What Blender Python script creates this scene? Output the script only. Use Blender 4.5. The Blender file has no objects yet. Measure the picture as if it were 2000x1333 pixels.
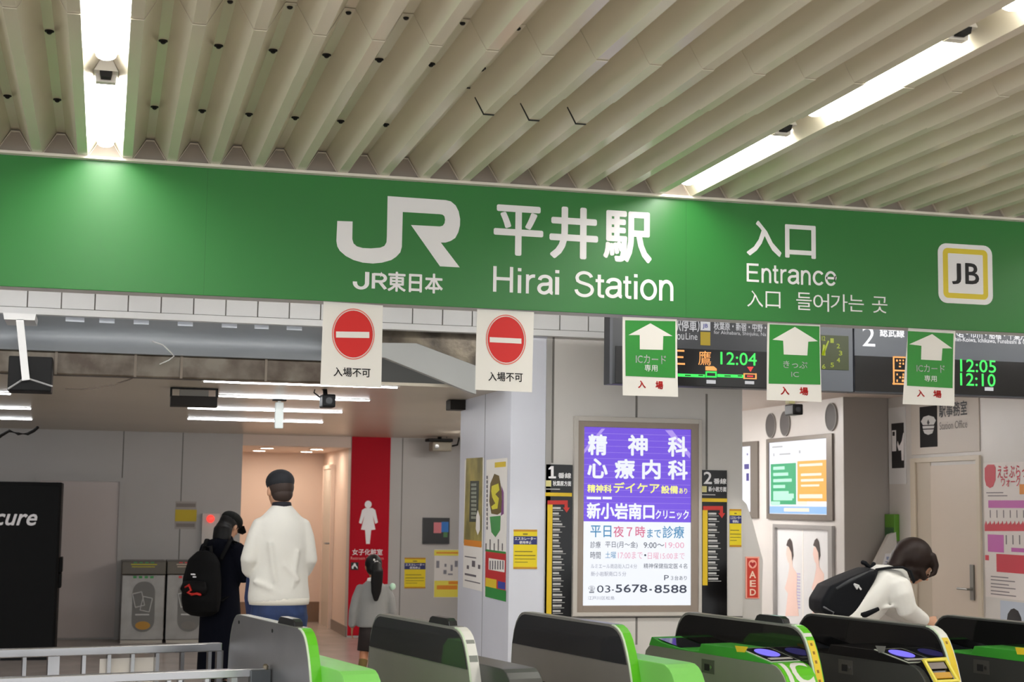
import bpy, bmesh, math, random
from mathutils import Vector, Matrix
random.seed(7)
S = bpy.context.scene
COL = S.collection
R = math.radians

# ------------------------------------------------------------------ camera
FPX, CX, CY = 3037.0, 1000.0, 666.5
CAM = Vector((0, 0, 1.55))
_y = Vector((202 - CX, -(977 - CY), -FPX)).normalized()
_x = Vector((12744 - CX, -(1146.8 - CY), -FPX))
_x = (_x - _y * _x.dot(_y)).normalized()
_z = _x.cross(_y)
ROT = Matrix((_x, _y, _z))                 # camera axes -> world axes
cd = bpy.data.cameras.new('camera')
cd.sensor_width = 36.0
cd.lens = 36.0 * FPX / 2000.0
cd.dof.use_dof = True
cd.dof.focus_distance = 8.3
cd.dof.aperture_fstop = 5.0
cam = bpy.data.objects.new('camera', cd)
cam.matrix_world = Matrix.Translation(CAM) @ ROT.to_4x4()
COL.objects.link(cam)
S.camera = cam

# ------------------------------------------------------------------ world, exposure
W = bpy.data.worlds.new('world')
S.world = W
W.use_nodes = True
W.node_tree.nodes['Background'].inputs[0].default_value = (0.95, 0.98, 1.0, 1)
W.node_tree.nodes['Background'].inputs[1].default_value = 0.58
S.view_settings.view_transform = 'Standard'
S.view_settings.look = 'None'
S.view_settings.gamma = 1.0
S.view_settings.use_curve_mapping = False
S.view_settings.exposure = 1.8
S.cycles.use_denoising = True
S.cycles.max_bounces = 8
TUBE = 8.5          # ceiling tubes of the concourse
STRIP = 6.6         # lamps in the hall behind
EK = 2 ** -1.8       # lit signs and screens are set for this exposure

# ------------------------------------------------------------------ helpers
def ray(x, y):
    return ROT @ Vector((x - CX, -(y - CY), -FPX))

def at(x, y, ax, v):
    """point where the sight line of photo pixel (x, y) meets a plane of the building"""
    d = ray(x, y); i = 'xyz'.index(ax)
    return CAM + d * ((v - CAM[i]) / d[i])

def on(x, y, p0, n):
    d = ray(x, y)
    return CAM + d * ((Vector(p0) - CAM).dot(n) / d.dot(n))

def lin(c):
    return tuple((v / 12.92 if v <= .04045 else ((v + .055) / 1.055) ** 2.4) for v in [k / 255 for k in c])

MATS = {}
def mat(name, rgb, rough=.5, metal=0.0, emit=0.0, noise=0.0, nscale=4.0, spec=.5, bump=0.0, alpha=1.0, rgb2=None, coat=0.0):
    if name in MATS: return MATS[name]
    m = bpy.data.materials.new(name); m.use_nodes = True
    nt = m.node_tree; b = nt.nodes['Principled BSDF']
    c = lin(rgb)
    b.inputs['Base Color'].default_value = (*[v * (.12 if emit else 1) for v in c], 1)
    b.inputs['Roughness'].default_value = rough
    b.inputs['Metallic'].default_value = metal
    b.inputs['Specular IOR Level'].default_value = spec
    b.inputs['Coat Weight'].default_value = coat
    b.inputs['Alpha'].default_value = alpha
    if emit:
        b.inputs['Emission Color'].default_value = (*c, 1)
        b.inputs['Emission Strength'].default_value = emit if emit > 4 else emit * EK
    if noise or rgb2 or bump:
        tc = nt.nodes.new('ShaderNodeTexCoord')
        n = nt.nodes.new('ShaderNodeTexNoise'); n.inputs['Scale'].default_value = nscale; n.inputs['Detail'].default_value = 5
        nt.links.new(tc.outputs['Object'], n.inputs['Vector'])
        if noise or rgb2:
            r = nt.nodes.new('ShaderNodeValToRGB')
            c2 = lin(rgb2) if rgb2 else tuple(v * (1 - noise) for v in c)
            r.color_ramp.elements[0].position = .38; r.color_ramp.elements[0].color = (*c2, 1)
            r.color_ramp.elements[1].position = .62; r.color_ramp.elements[1].color = (*c, 1)
            nt.links.new(n.outputs['Fac'], r.inputs['Fac'])
            nt.links.new(r.outputs['Color'], b.inputs['Base Color'])
        if bump:
            bp = nt.nodes.new('ShaderNodeBump'); bp.inputs['Strength'].default_value = bump; bp.inputs['Distance'].default_value = .01
            nt.links.new(n.outputs['Fac'], bp.inputs['Height'])
            nt.links.new(bp.outputs['Normal'], b.inputs['Normal'])
    MATS[name] = m
    return m

class MB:
    """collects shapes and links them as ONE mesh object"""
    def __init__(s): s.v = []; s.f = []; s.m = []; s.mi = 0
    def add(s, vs, fs):
        o = len(s.v); s.v += [tuple(v) for v in vs]; s.f += [[i + o for i in f] for f in fs]; s.m += [s.mi] * len(fs)
        return s
    def box(s, x0, y0, z0, x1, y1, z1):
        x0, x1 = sorted((x0, x1)); y0, y1 = sorted((y0, y1)); z0, z1 = sorted((z0, z1))
        return s.add([(x0,y0,z0),(x1,y0,z0),(x1,y1,z0),(x0,y1,z0),(x0,y0,z1),(x1,y0,z1),(x1,y1,z1),(x0,y1,z1)],
                     [(0,3,2,1),(4,5,6,7),(0,1,5,4),(1,2,6,5),(2,3,7,6),(3,0,4,7)])
    def obox(s, c, ax, ay, az):
        c = Vector(c); ax, ay, az = Vector(ax), Vector(ay), Vector(az); vs = []
        for k in (-1, 1):
            for a, b in ((-1,-1),(1,-1),(1,1),(-1,1)): vs.append(c + ax*a + ay*b + az*k)
        return s.add(vs, [(0,3,2,1),(4,5,6,7),(0,1,5,4),(1,2,6,5),(2,3,7,6),(3,0,4,7)])
    def quad(s, x0, z0, x1, z1, y): return s.add([(x0,y,z0),(x1,y,z0),(x1,y,z1),(x0,y,z1)], [(0,1,2,3)])
    def prism(s, pts, y0, y1):
        """outline in local x, z pushed from y0 to y1"""
        n = len(pts)
        a = sum(pts[i][0]*pts[(i+1)%n][1] - pts[(i+1)%n][0]*pts[i][1] for i in range(n))
        if a < 0: pts = pts[::-1]
        y0, y1 = sorted((y0, y1))
        vs = [(p[0], y0, p[1]) for p in pts] + [(p[0], y1, p[1]) for p in pts]
        fs = [list(range(n)), list(range(2*n-1, n-1, -1))]
        for i in range(n): fs.append([i, i+n, (i+1)%n+n, (i+1)%n])
        return s.add(vs, fs)
    def ell(s, x, z, rx, rz, y0, y1, n=32):
        return s.prism([(x + rx*math.cos(2*math.pi*i/n), z + rz*math.sin(2*math.pi*i/n)) for i in range(n)], y0, y1)
    def tube(s, pts, rad, side=(1,0,0), n=14, cap=.6):
        pts = [Vector(p) for p in pts]; side = Vector(side)
        if not isinstance(rad, (list, tuple)): rad = [rad]*len(pts)
        rad = [(r, r) if not isinstance(r, tuple) else r for r in rad]
        L = len(pts); rings = []
        T = []
        for i in range(L):
            t = (pts[min(i+1, L-1)] - pts[max(i-1, 0)])
            T.append(t.normalized() if t.length > 1e-9 else Vector((0,0,1)))
        seq = []
        if cap: seq.append((pts[0] - T[0]*min(rad[0])*cap*.8, tuple(r*.62 for r in rad[0]), T[0]))
        for i in range(L): seq.append((pts[i], rad[i], T[i]))
        if cap: seq.append((pts[-1] + T[-1]*min(rad[-1])*cap*.8, tuple(r*.62 for r in rad[-1]), T[-1]))
        vs = []; fs = []
        for p, (a, b), t in seq:
            sd = side - t*side.dot(t)
            if sd.length < 1e-4: sd = Vector((0,1,0)) - t*t.y
            sd.normalize(); ot = t.cross(sd)
            for k in range(n):
                an = 2*math.pi*k/n
                vs.append(p + sd*(a*math.cos(an)) + ot*(b*math.sin(an)))
        m = len(seq)
        for i in range(m-1):
            for k in range(n):
                fs.append((i*n+k, i*n+(k+1)%n, (i+1)*n+(k+1)%n, (i+1)*n+k))
        e0 = seq[0][0] - T[0]*min(seq[0][1])*.25*(1 if cap else 0); e1 = seq[-1][0] + T[-1]*min(seq[-1][1])*.25*(1 if cap else 0)
        vs += [e0, e1]; a0, a1 = len(vs)-2, len(vs)-1
        for k in range(n):
            fs.append((a0, (k+1)%n, k)); fs.append((a1, (m-1)*n+k, (m-1)*n+(k+1)%n))
        return s.add(vs, fs)
    def ball(s, c, r, n=16, m=10):
        if not isinstance(r, (tuple, list)): r = (r, r, r)
        vs = []; fs = []
        for i in range(1, m):
            th = math.pi*i/m
            for k in range(n):
                ph = 2*math.pi*k/n
                vs.append((c[0]+r[0]*math.sin(th)*math.cos(ph), c[1]+r[1]*math.sin(th)*math.sin(ph), c[2]+r[2]*math.cos(th)))
        vs += [(c[0],c[1],c[2]+r[2]), (c[0],c[1],c[2]-r[2])]; t = len(vs)-2
        for i in range(m-2):
            for k in range(n): fs.append((i*n+k, (i+1)*n+k, (i+1)*n+(k+1)%n, i*n+(k+1)%n))
        for k in range(n):
            fs.append((t, k, (k+1)%n)); fs.append((t+1, (m-2)*n+(k+1)%n, (m-2)*n+k))
        return s.add(vs, fs)
    def mesh(s, name, mats, bevel=0.0, smooth=False, fix=True):
        me = bpy.data.meshes.new(name); me.from_pydata(s.v, [], s.f)
        for m in (mats if isinstance(mats, (list, tuple)) else [mats]): me.materials.append(m)
        for p, i in zip(me.polygons, s.m): p.material_index = i
        if fix or bevel:
            bm = bmesh.new(); bm.from_mesh(me)
            if bevel:
                bmesh.ops.remove_doubles(bm, verts=bm.verts, dist=1e-5)
            if fix: bmesh.ops.recalc_face_normals(bm, faces=bm.faces)
            if bevel:
                es = [e for e in bm.edges if len(e.link_faces) == 2 and e.calc_face_angle(0) > R(50)]
                bmesh.ops.bevel(bm, geom=es, offset=bevel, segments=2, profile=.6, affect='EDGES')
            bm.to_mesh(me); bm.free()
        if smooth:
            me.polygons.foreach_set('use_smooth', [True]*len(me.polygons))
        return me
    def build(s, name, mats, parent=None, bevel=0.0, smooth=False, fix=True):
        return link(name, s.mesh(name, mats, bevel, smooth, fix), parent)

def link(name, me, parent=None):
    o = bpy.data.objects.new(name, me); COL.objects.link(o)
    if parent is not None: o.parent = parent
    return o

def tag(o, label=None, cat=None, group=None, kind=None):
    if label: o['label'] = label
    if cat: o['category'] = cat
    if group: o['group'] = group
    if kind: o['kind'] = kind
    return o

def thing(name, label, cat, loc=(0,0,0), rotz=0.0, group=None):
    o = bpy.data.objects.new(name, None); COL.objects.link(o)
    o.empty_display_size = .1
    o.location = loc; o.rotation_euler = (0, 0, rotz)
    return tag(o, label, cat, group)

def struct(o): o['kind'] = 'structure'; return o

def copy_tree(o, parent=None):
    c = o.copy(); COL.objects.link(c); c.parent = parent
    for ch in list(o.children): copy_tree(ch, c)
    return c

class Fr:
    """a wall plane: local x along the wall, z up, -y towards the viewer"""
    def __init__(s, o, rotz=0.0):
        s.o = Vector(o); s.rz = rotz
        s.ex = Vector((math.cos(rotz), math.sin(rotz), 0)); s.ey = Vector((-math.sin(rotz), math.cos(rotz), 0))
    def p(s, x, y, off=0.0):
        q = on(x, y, s.o + s.ey*off, s.ey) - s.o
        return q.dot(s.ex), q.z
    def rect(s, x0, y0, x1, y1, off=0.0):
        ym, xm = (y0+y1)/2, (x0+x1)/2
        return s.p(x0, ym, off)[0], s.p(xm, y1, off)[1], s.p(x1, ym, off)[0], s.p(xm, y0, off)[1]   # l b r t
    def thing(s, name, label, cat, group=None): return thing(name, label, cat, s.o, s.rz, group)

def frame_at(x, y, ax, v, rotz=0.0): return Fr(at(x, y, ax, v), rotz)

_txt = {}
def textmesh(body, bold=0.0, shear=0.0):
    key = (body, bold, shear)
    if key in _txt: return _txt[key]
    c = bpy.data.curves.new('lettering', 'FONT'); c.body = body; c.offset = bold; c.shear = shear; c.resolution_u = 3
    c.align_x = 'LEFT'
    o = bpy.data.objects.new('lettering', c); COL.objects.link(o)
    dg = bpy.context.evaluated_depsgraph_get()
    me = bpy.data.meshes.new_from_object(o.evaluated_get(dg))
    vs = [tuple(v.co) for v in me.vertices]; fs = [list(p.vertices) for p in me.polygons]
    bpy.data.objects.remove(o); bpy.data.meshes.remove(me); bpy.data.curves.remove(c)
    x0 = min(v[0] for v in vs); x1 = max(v[0] for v in vs); y0 = min(v[1] for v in vs); y1 = max(v[1] for v in vs)
    vs = [((v[0]-x0)/(x1-x0), (v[1]-y0)/(y1-y0)) for v in vs]
    _txt[key] = (vs, fs)
    return _txt[key]

def _arc(cx, cz, rx, rz, a0, a1, n=20):
    return [(cx + rx*math.cos(R(a0 + (a1-a0)*i/n)), cz + rz*math.sin(R(a0 + (a1-a0)*i/n))) for i in range(n+1)]
# plain grotesque letters drawn as even strokes (cap height 1)
GLYPH = {
 'H': [[(0,0),(0,1)], [(.62,0),(.62,1)], [(0,.52),(.62,.52)]],
 'i': [[(0,0),(0,.72)], [(0,.87),(0,1.0)]],
 'r': [[(0,0),(0,.72)], [(0,.40)] + _arc(.27, .42, .27, .25, 165, 80, 8)],
 'a': [[(.05,.52)] + _arc(.24, .53, .185, .14, 165, 0, 12) + [(.425,.14)] + _arc(.50, .12, .075, .08, 180, 270, 6), [(.425,.41),(.30,.375)] + _arc(.20, .20, .17, .165, 100, 290, 14) + [(.36,.11),(.425,.22)]],
 'S': [_arc(.34, .73, .27, .225, 12, 180, 14) + [(.10,.62),(.20,.56),(.34,.52),(.50,.47),(.60,.40)] + _arc(.34, .28, .30, .245, 10, -178, 16)],
 't': [[(.14,.92),(.14,.14)] + _arc(.24, .13, .10, .095, 180, 270, 6) + [(.33,.035)], [(0,.67),(.32,.67)]],
 'o': [_arc(.29, .36, .26, .325, 0, 360, 36)],
 'n': [[(0,0),(0,.72)], [(0,.42)] + _arc(.225, .44, .205, .24, 165, 0, 14) + [(.43,0)]],
 'E': [[(0,0),(0,1)], [(0,.945),(.60,.945)], [(0,.52),(.55,.52)], [(0,.055),(.62,.055)]],
 'c': [_arc(.28, .36, .25, .325, 38, 322, 26)],
 'e': [[(.03,.38),(.53,.38)] + _arc(.28, .36, .25, .325, 3, 325, 28)],
 'J': [[(.52,1),(.52,.38)] + _arc(.28, .36, .24, .30, 0, -180, 16) + [(.04,.42)]],
 'R': [[(0,0),(0,1)], [(0,.94),(.36,.94)] + _arc(.36, .71, .24, .23, 90, -90, 12) + [(0,.48)], [(.30,.48),(.62,0)]],
}
def strokemesh(ch, w=.125):
    key = ('stroke', ch, w)
    if key in _txt: return _txt[key]
    vs, fs = [], []
    for pi, path in enumerate(GLYPH[ch]):
        p = [Vector(q) for q in path]; n = len(p); o = len(vs)
        closed = (p[0]-p[-1]).length < 1e-6
        for i in range(n):
            if closed and i in (0, n-1): d0, d1 = p[n-1]-p[n-2], p[1]-p[0]
            else: d0 = p[i]-p[i-1] if i else p[1]-p[0]; d1 = p[i+1]-p[i] if i < n-1 else p[i]-p[i-1]
            d0 = d0.normalized(); d1 = d1.normalized(); nn = Vector((-d0.y-d1.y, d0.x+d1.x)).normalized()
            k = w/2 / max(.45, nn.dot(Vector((-d0.y, d0.x))))
            vs += [(*(p[i] + nn*k), pi), (*(p[i] - nn*k), pi)]
        for i in range(n-1): a = o + 2*i; fs.append([a, a+1, a+3, a+2])
    x0 = min(v[0] for v in vs); x1 = max(v[0] for v in vs); y0 = min(v[1] for v in vs); y1 = max(v[1] for v in vs)
    _txt[key] = ([((v[0]-x0)/(x1-x0), (v[1]-y0)/(y1-y0), v[2]) for v in vs], fs)
    return _txt[key]

def letters(mb, body, l, b, r, t, y, bold=0.0, shear=0.0, skew=0.0):
    vs, fs = strokemesh(body, -bold) if bold < 0 else textmesh(body, 0.0, shear)
    h = max(0.0, (t-b)*bold*1.1)                    # stroke weight: the outline is struck again around itself
    for k in range(8 if h > 0 else 1):
        dx, dz = (h*math.cos(k*math.pi/4), h*math.sin(k*math.pi/4)) if h > 0 else (0, 0)
        mb.add([(l + h + v[0]*(r-l-2*h) + dx, y - .00002*k - (.00015*v[2] if len(v) > 2 else 0), b + h + v[1]*(t-b-2*h) + dz + skew*v[0]) for v in vs], fs)
    return mb

def words(parent, fr, mt, items, off, name='lettering'):
    """items: (text, x0, y0, x1, y1[, bold[, shear]]) in photo pixels on the wall plane fr"""
    mb = MB()
    for it in items:
        l, b, r, t = fr.rect(*it[1:5])
        letters(mb, it[0], l, b, r, t, off, *(it[5:]))
    return mb.build(name, mt, parent, fix=False)

def bars(mb, fr, items, y):
    for x0, y0, x1, y1 in items:
        l, b, r, t = fr.rect(x0, y0, x1, y1); mb.box(l, y, b, r, y+.0012, t)
    return mb

def remeshed(name, mb, mt, parent, voxel=.01, it=6, factor=.5):
    me = mb.mesh(name, mt)
    o = bpy.data.objects.new(name, me); COL.objects.link(o)
    a = o.modifiers.new('r', 'REMESH'); a.mode = 'VOXEL'; a.voxel_size = voxel; a.use_smooth_shade = True
    b = o.modifiers.new('s', 'SMOOTH'); b.iterations = it; b.factor = factor
    dg = bpy.context.evaluated_depsgraph_get()
    m2 = bpy.data.meshes.new_from_object(o.evaluated_get(dg)); m2.name = name
    bpy.data.objects.remove(o); bpy.data.meshes.remove(me)
    m2.materials.clear(); m2.materials.append(mt)
    m2.polygons.foreach_set('use_smooth', [True]*len(m2.polygons))
    return link(name, m2, parent)
# ------------------------------------------------------------------ materials
WHITE = mat('white_paint', (214, 211, 206), .45)
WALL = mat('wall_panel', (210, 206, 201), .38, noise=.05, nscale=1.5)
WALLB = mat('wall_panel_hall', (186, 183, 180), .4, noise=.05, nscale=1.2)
COLM = mat('column_panel', (216, 218, 228), .35, noise=.04, nscale=2)
JOINT = mat('panel_joint', (120, 117, 112), .6)
DARK = mat('dark_gap', (22, 22, 22), .8)
DECK = mat('deck_cream', (222, 214, 192), .2, noise=.06, nscale=1.0)
FLOORM = mat('floor_tile', (176, 166, 160), .25, noise=.12, nscale=3)
HALLC = mat('hall_ceiling', (204, 194, 176), .3, noise=.06, nscale=.8)
SIGNG = mat('sign_green', (38, 124, 48), .36, spec=.55)
LETW = mat('letter_white', (250, 248, 250), .5)
INK = mat('ink_black', (28, 27, 28), .55)
STEEL = mat('stainless', (178, 178, 180), .22, 1.0)
STEELB = mat('brushed_steel', (158, 158, 160), .38, .9, noise=.1, nscale=3)
BLACKP = mat('black_plastic', (9, 9, 10), .45, spec=.2)
YEL = mat('notice_yellow', (232, 208, 20), .5)
RED = mat('print_red', (222, 20, 14), .45)
PAPER = mat('paper_white', (244, 240, 234), .4)
BLUEB = mat('print_navy', (40, 48, 110), .5)
ORANGE = mat('print_orange', (226, 140, 40), .5)
GREENP = mat('print_green', (60, 140, 60), .5)

# ------------------------------------------------------------------ setting
SIGN_Y = 8.1; HEAD_Y = 9.9; WALL_Y = 9.95; BACK_Y = 18.2; HALL_Z = 2.33; RIGHT_Z = 2.54
XA, XB, FACE_Y = 6.267, 6.697, 12.5
struct(MB().box(-9, -4, -.1, 12, 22, 0).build('floor', FLOORM))

# corrugated ceiling deck
P0, PER, ZB, ZT = .05, .2213, 3.29, 3.405
def deck_profile(k0, k1, dz=0.0):
    pts = []
    for k in range(k0, k1):
        c = P0 + k*PER
        pts += [(c-.024, ZB+dz), (c+.024, ZB+dz), (c+.024+.066, ZT+dz), (c+PER-.024-.066, ZT+dz)]
    return pts
def deck(mb, y0, y1, dz):
    pr = deck_profile(-30, 44, dz); n = len(pr)
    vs = [(x, y0, z) for x, z in pr] + [(x, y1, z) for x, z in pr] + [(x, y0, z+.003) for x, z in pr] + [(x, y1, z+.003) for x, z in pr]
    fs = []
    for i in range(n-1):
        fs.append((i, i+1, n+i+1, n+i)); fs.append((2*n+i, 3*n+i, 3*n+i+1, 2*n+i+1))
        fs.append((i, 2*n+i, 2*n+i+1, i+1)); fs.append((n+i, n+i+1, 3*n+i+1, 3*n+i))
    mb.add(vs, fs)
d = MB()
deck(d, 6.22, 8.09, 0.0); deck(d, 5.66, 6.25, -.005); deck(d, -4, 5.70, 0.0)
ceil = struct(d.build('ceiling', DECK, fix=False))
bolt = None
bm_ = MB(); bm_.ell(0, 0, .016, .016, -.004, 0, 10); bm_.ball((0, -.006, 0), (.010, .008, .010), 10, 6)
bme = bm_.mesh('bolt', DARK)
for yy, ks in ((7.40, range(-4, 6)), (6.30, range(-3, 9)), (5.70, range(1, 10))):
    for k in ks:
        if k == -1: continue
        o = link('bolt', bme, ceil); o.location = (P0 + PER*(k+.5), yy, ZT); o.rotation_euler = (R(90), 0, 0); o.scale = (1.15,)*3
# open joints in the deck: dark gaps that follow the corrugation
for k, (ya, side) in ((7, (6.62, 1)), (8, (6.66, 1)), (9, (6.66, 1))):
    c = P0 + k*PER
    pr = [(c-.110, ZT-.002), (c-.086, ZT-.003), (c-.024, ZB-.002), (c+.024, ZB-.002)]
    g = MB()
    for (xa, za), (xb, zb) in zip(pr[:-1], pr[1:]):
        g.add([(xa, ya-.008, za), (xb, ya-.008, zb), (xb, ya+.008, zb), (xa, ya+.008, za),
               (xa, ya-.008, za-.002), (xb, ya-.008, zb-.002), (xb, ya+.008, zb-.002), (xa, ya+.008, za-.002)],
              [(0,1,2,3),(7,6,5,4),(0,4,5,1),(1,5,6,2),(2,6,7,3),(3,7,4,0)])
    g.build('joint_gap', DARK, ceil)
struct(MB().box(-7, -4, 3.55, 10, 8.2, 3.65).build('ceiling_slab', WALLB))
# closure plate behind the sign with folded flashings and the light edge trim
cl = MB(); cl.box(-7, 8.088, ZB-.004, 10, 8.094, 3.55)
struct(cl.build('wall_closure', mat('closure_grey', (170, 160, 150), .6)))
tr = MB()
for k in range(-30, 44):
    c = P0 + k*PER
    for (xa, za), (xb, zb) in (((c-.024-.066, ZT-.008), (c-.024, ZB)), ((c+.024, ZB), (c+.024+.066, ZT-.008)), ((c+.09, ZT-.008), (c+PER-.09, ZT-.008))):
        tr.add([(xa, 8.072, za-.001), (xb, 8.072, zb-.001), (xb, 8.09, zb-.001), (xa, 8.09, za-.001),
                (xa, 8.072, za-.006), (xb, 8.072, zb-.006), (xb, 8.09, zb-.006), (xa, 8.09, za-.006)],
               [(0,1,2,3),(7,6,5,4),(0,4,5,1),(1,5,6,2),(2,6,7,3),(3,7,4,0)])
tr.box(-7, 8.06, 3.277, 10, 8.10, 3.291)
struct(tr.build('trim_1', mat('trim_cream', (238, 230, 216), .4)))

# tiled header behind the sign
h = MB(); h.mi = 1; h.box(-7, HEAD_Y+.01, 2.69, 4.0, HEAD_Y+.05, 3.5); h.mi = 0
x0 = at(54, 580, 'y', HEAD_Y).x
k = -32
while x0 + k*.2 < 3.9:
    h.box(x0 + k*.2 + .004, HEAD_Y, 2.72, x0 + (k+1)*.2 - .004, HEAD_Y+.012, 3.5); k += 1
h.box(-7, HEAD_Y-.015, 2.675, 4.0, HEAD_Y+.06, 2.715)
struct(h.build('wall_header', [mat('header_tile', (214, 214, 214), .35), JOINT]))

# hall behind: walls, ceiling
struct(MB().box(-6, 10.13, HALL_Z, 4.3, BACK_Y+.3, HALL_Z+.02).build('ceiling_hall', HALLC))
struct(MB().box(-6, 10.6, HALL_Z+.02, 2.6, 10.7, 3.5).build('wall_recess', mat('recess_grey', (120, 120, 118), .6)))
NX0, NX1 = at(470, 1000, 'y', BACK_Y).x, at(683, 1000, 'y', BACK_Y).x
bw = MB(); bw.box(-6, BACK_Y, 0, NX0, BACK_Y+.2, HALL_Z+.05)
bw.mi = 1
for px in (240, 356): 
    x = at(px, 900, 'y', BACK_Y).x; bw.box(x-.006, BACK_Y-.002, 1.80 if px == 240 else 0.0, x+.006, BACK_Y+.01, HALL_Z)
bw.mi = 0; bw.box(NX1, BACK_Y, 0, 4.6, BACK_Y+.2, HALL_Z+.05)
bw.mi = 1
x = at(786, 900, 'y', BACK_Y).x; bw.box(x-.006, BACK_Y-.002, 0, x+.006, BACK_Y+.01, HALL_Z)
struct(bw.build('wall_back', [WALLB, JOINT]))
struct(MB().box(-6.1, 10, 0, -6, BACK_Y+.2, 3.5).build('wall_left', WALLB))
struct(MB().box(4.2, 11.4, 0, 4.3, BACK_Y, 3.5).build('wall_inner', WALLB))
NICHE = mat('niche_beige', (226, 206, 192), .5)
n = MB(); n.box(NX0-.5, 20.6, 0, NX1+.1, 20.7, 2.6); n.box(NX1, BACK_Y+.2, 0, NX1+.1, 20.6, 2.6); n.box(NX0-.5, BACK_Y+.2, 0, NX0-.4, 20.6, 2.6)
struct(n.build('wall_niche', NICHE))
struct(MB().box(NX0-.5, BACK_Y+.21, 2.2, NX1+.1, 20.7, 2.32).box(NX0+.001, BACK_Y+.01, 2.2, NX1-.001, BACK_Y+.21, 2.329).build('ceiling_niche', NICHE))
struct(MB().box(NX0-.4, 20.57, 0, NX1, 20.6, .26).build('baseboard_niche', mat('base_brown', (128, 104, 86), .4)))
b = MB(); b.box(NX1-.012, BACK_Y+.02, 0, NX1, 20.57, .12)
struct(b.build('baseboard_right', mat('base_grey', (130, 120, 112), .4)))
DOORC = mat('door_beige', (206, 198, 186), .4)
dz = at(640, 918, 'x', NX1-.01); 
y0d, y1d = at(636, 1000, 'x', NX1).y, at(652, 1000, 'x', NX1).y
y0d, y1d = min(y0d, y1d), max(y0d, y1d)
dm = MB(); dm.box(NX1-.03, y0d, 0, NX1-.001, y1d, 1.98); door = struct(dm.build('door_3', DOORC))
MB().box(NX1-.045, y0d-.05, 0, NX1-.001, y0d, 2.03).box(NX1-.045, y1d, 0, NX1-.001, y1d+.05, 2.03).box(NX1-.045, y0d, 1.981, NX1-.001, y1d, 2.03).build('door_frame', NICHE, door)
hp = at(641, 1062, 'x', NX1-.05)
MB().tube([(NX1-.035, hp.y, hp.z), (NX1-.08, hp.y, hp.z), (NX1-.08, hp.y+.1, hp.z)], .012).build('door_handle', STEELB, door)
# service door in the left part of the back wall
x0d, x1d = at(118, 1100, 'y', BACK_Y).x - .25, at(228, 1100, 'y', BACK_Y).x
dm = MB(); dm.box(x0d, BACK_Y-.02, .02, x1d, BACK_Y-.001, 1.755)
door = struct(dm.build('door_1', mat('door_grey', (206, 196, 192), .45)))
MB().box(x1d, BACK_Y-.05, 0, x1d+.05, BACK_Y-.001, 1.80).box(x0d-.05, BACK_Y-.05, 0, x0d, BACK_Y-.001, 1.80).box(x0d, BACK_Y-.05, 1.755, x1d, BACK_Y-.001, 1.80).build('door_frame', WALLB, door)

# column block that carries the advertising wall
CX0 = at(997, 900, 'y', WALL_Y).x; CX1 = at(1450, 950, 'y', WALL_Y).x; CY1 = 11.46
XT = at(1066, 900, 'y', WALL_Y).x
c = MB(); c.box(CX0, WALL_Y, 0, XT, CY1, 2.70); c.mi = 1
yj = at(947, 860, 'x', CX0).y
c.box(CX0-.0015, yj-.006, 0, CX0+.01, yj+.006, 2.70)
struct(c.build('wall_column', [COLM, mat('column_joint', (150, 152, 160), .5)]))
a = MB(); a.box(XT, WALL_Y, 0, CX1, CY1, 2.70); a.mi = 1
F = Fr((0, WALL_Y, 0))
for px, ya, yb in ((1080, 655, 905), (1243, 770, 816), (1243, 1206, 1260), (1380, 770, 918)):
    xx = F.p(px, (ya+yb)/2)[0]; a.box(xx-.007, WALL_Y-.002, F.p(px, yb)[1], xx+.007, WALL_Y+.01, F.p(px, ya)[1])
l, b_, r, t = F.rect(1085, 1205, 1420, 1208); a.box(XT+.02, WALL_Y-.002, b_, CX1, WALL_Y+.01, t)
l, b_, r, t = F.rect(1080, 648, 1180, 652); a.box(XT+.02, WALL_Y-.002, b_, CX1, WALL_Y+.01, t)
x = F.p(1406, 900)[0]
struct(a.build('wall_front', [WALL, JOINT]))
t2 = MB(); t2.box(F.p(1066, 800)[0], WALL_Y-.012, 0, F.p(1076, 800)[0], WALL_Y, 2.66)
struct(t2.build('trim_2', mat('trim_grey', (168, 165, 160), .4)))
# slanted wing panels that flank the passage on the right
def wing(name, Y, pts):
    f = Fr((0, Y, 0)); q = [f.p(*p) for p in pts]
    bottom = [(q[-1][0], 0.0), (q[0][0], 0.0)]
    return struct(MB().prism(q + bottom, Y, Y+.05).build(name, WALL))
wing('wall_wing', WALL_Y+.02, [(1448, 975), (1458, 985), (1470, 1020), (1490, 1095), (1488, 1180)])
# right hand side: long side wall with screens, jog, side wall with the office door
struct(MB().box(XA, FACE_Y, 0, XB+.1, 15.6, 2.70).build('wall_screens', WALL))
struct(MB().box(XA, FACE_Y-.012, 0, XB+.1, FACE_Y-.001, 2.60).build('wall_jog', mat('jog_shaded_grey', (158, 152, 146), .5)))  # end face coloured darker than the wall to stand for its shade
w = MB(); w.box(XB, 3.5, 0, XB+.3, FACE_Y-.02, 2.80); w.mi = 1
FB = Fr((XB, FACE_Y, 0), R(-90)); FA = Fr((XA, FACE_Y, 0), R(-90))
struct(w.build('wall_right', [WALL, JOINT]))
struct(MB().box(4.0, 15.5, 0, XB, 15.6, 2.7).build('wall_far', WALLB))
struct(MB().box(4.25, 9.9, RIGHT_Z, XB+.3, 15.6, RIGHT_Z+.1).build('ceiling_passage', mat('soffit', (206, 192, 182), .5)))
struct(MB().box(4.25, 9.85, RIGHT_Z, XB+.3, 9.95, 3.5).build('wall_lintel', WALL))
wing('wall_wing_right', 12.3, [(1690, 1180), (1700, 1118), (1737, 1045), (1750, 1040), (1760, 1180)])
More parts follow.
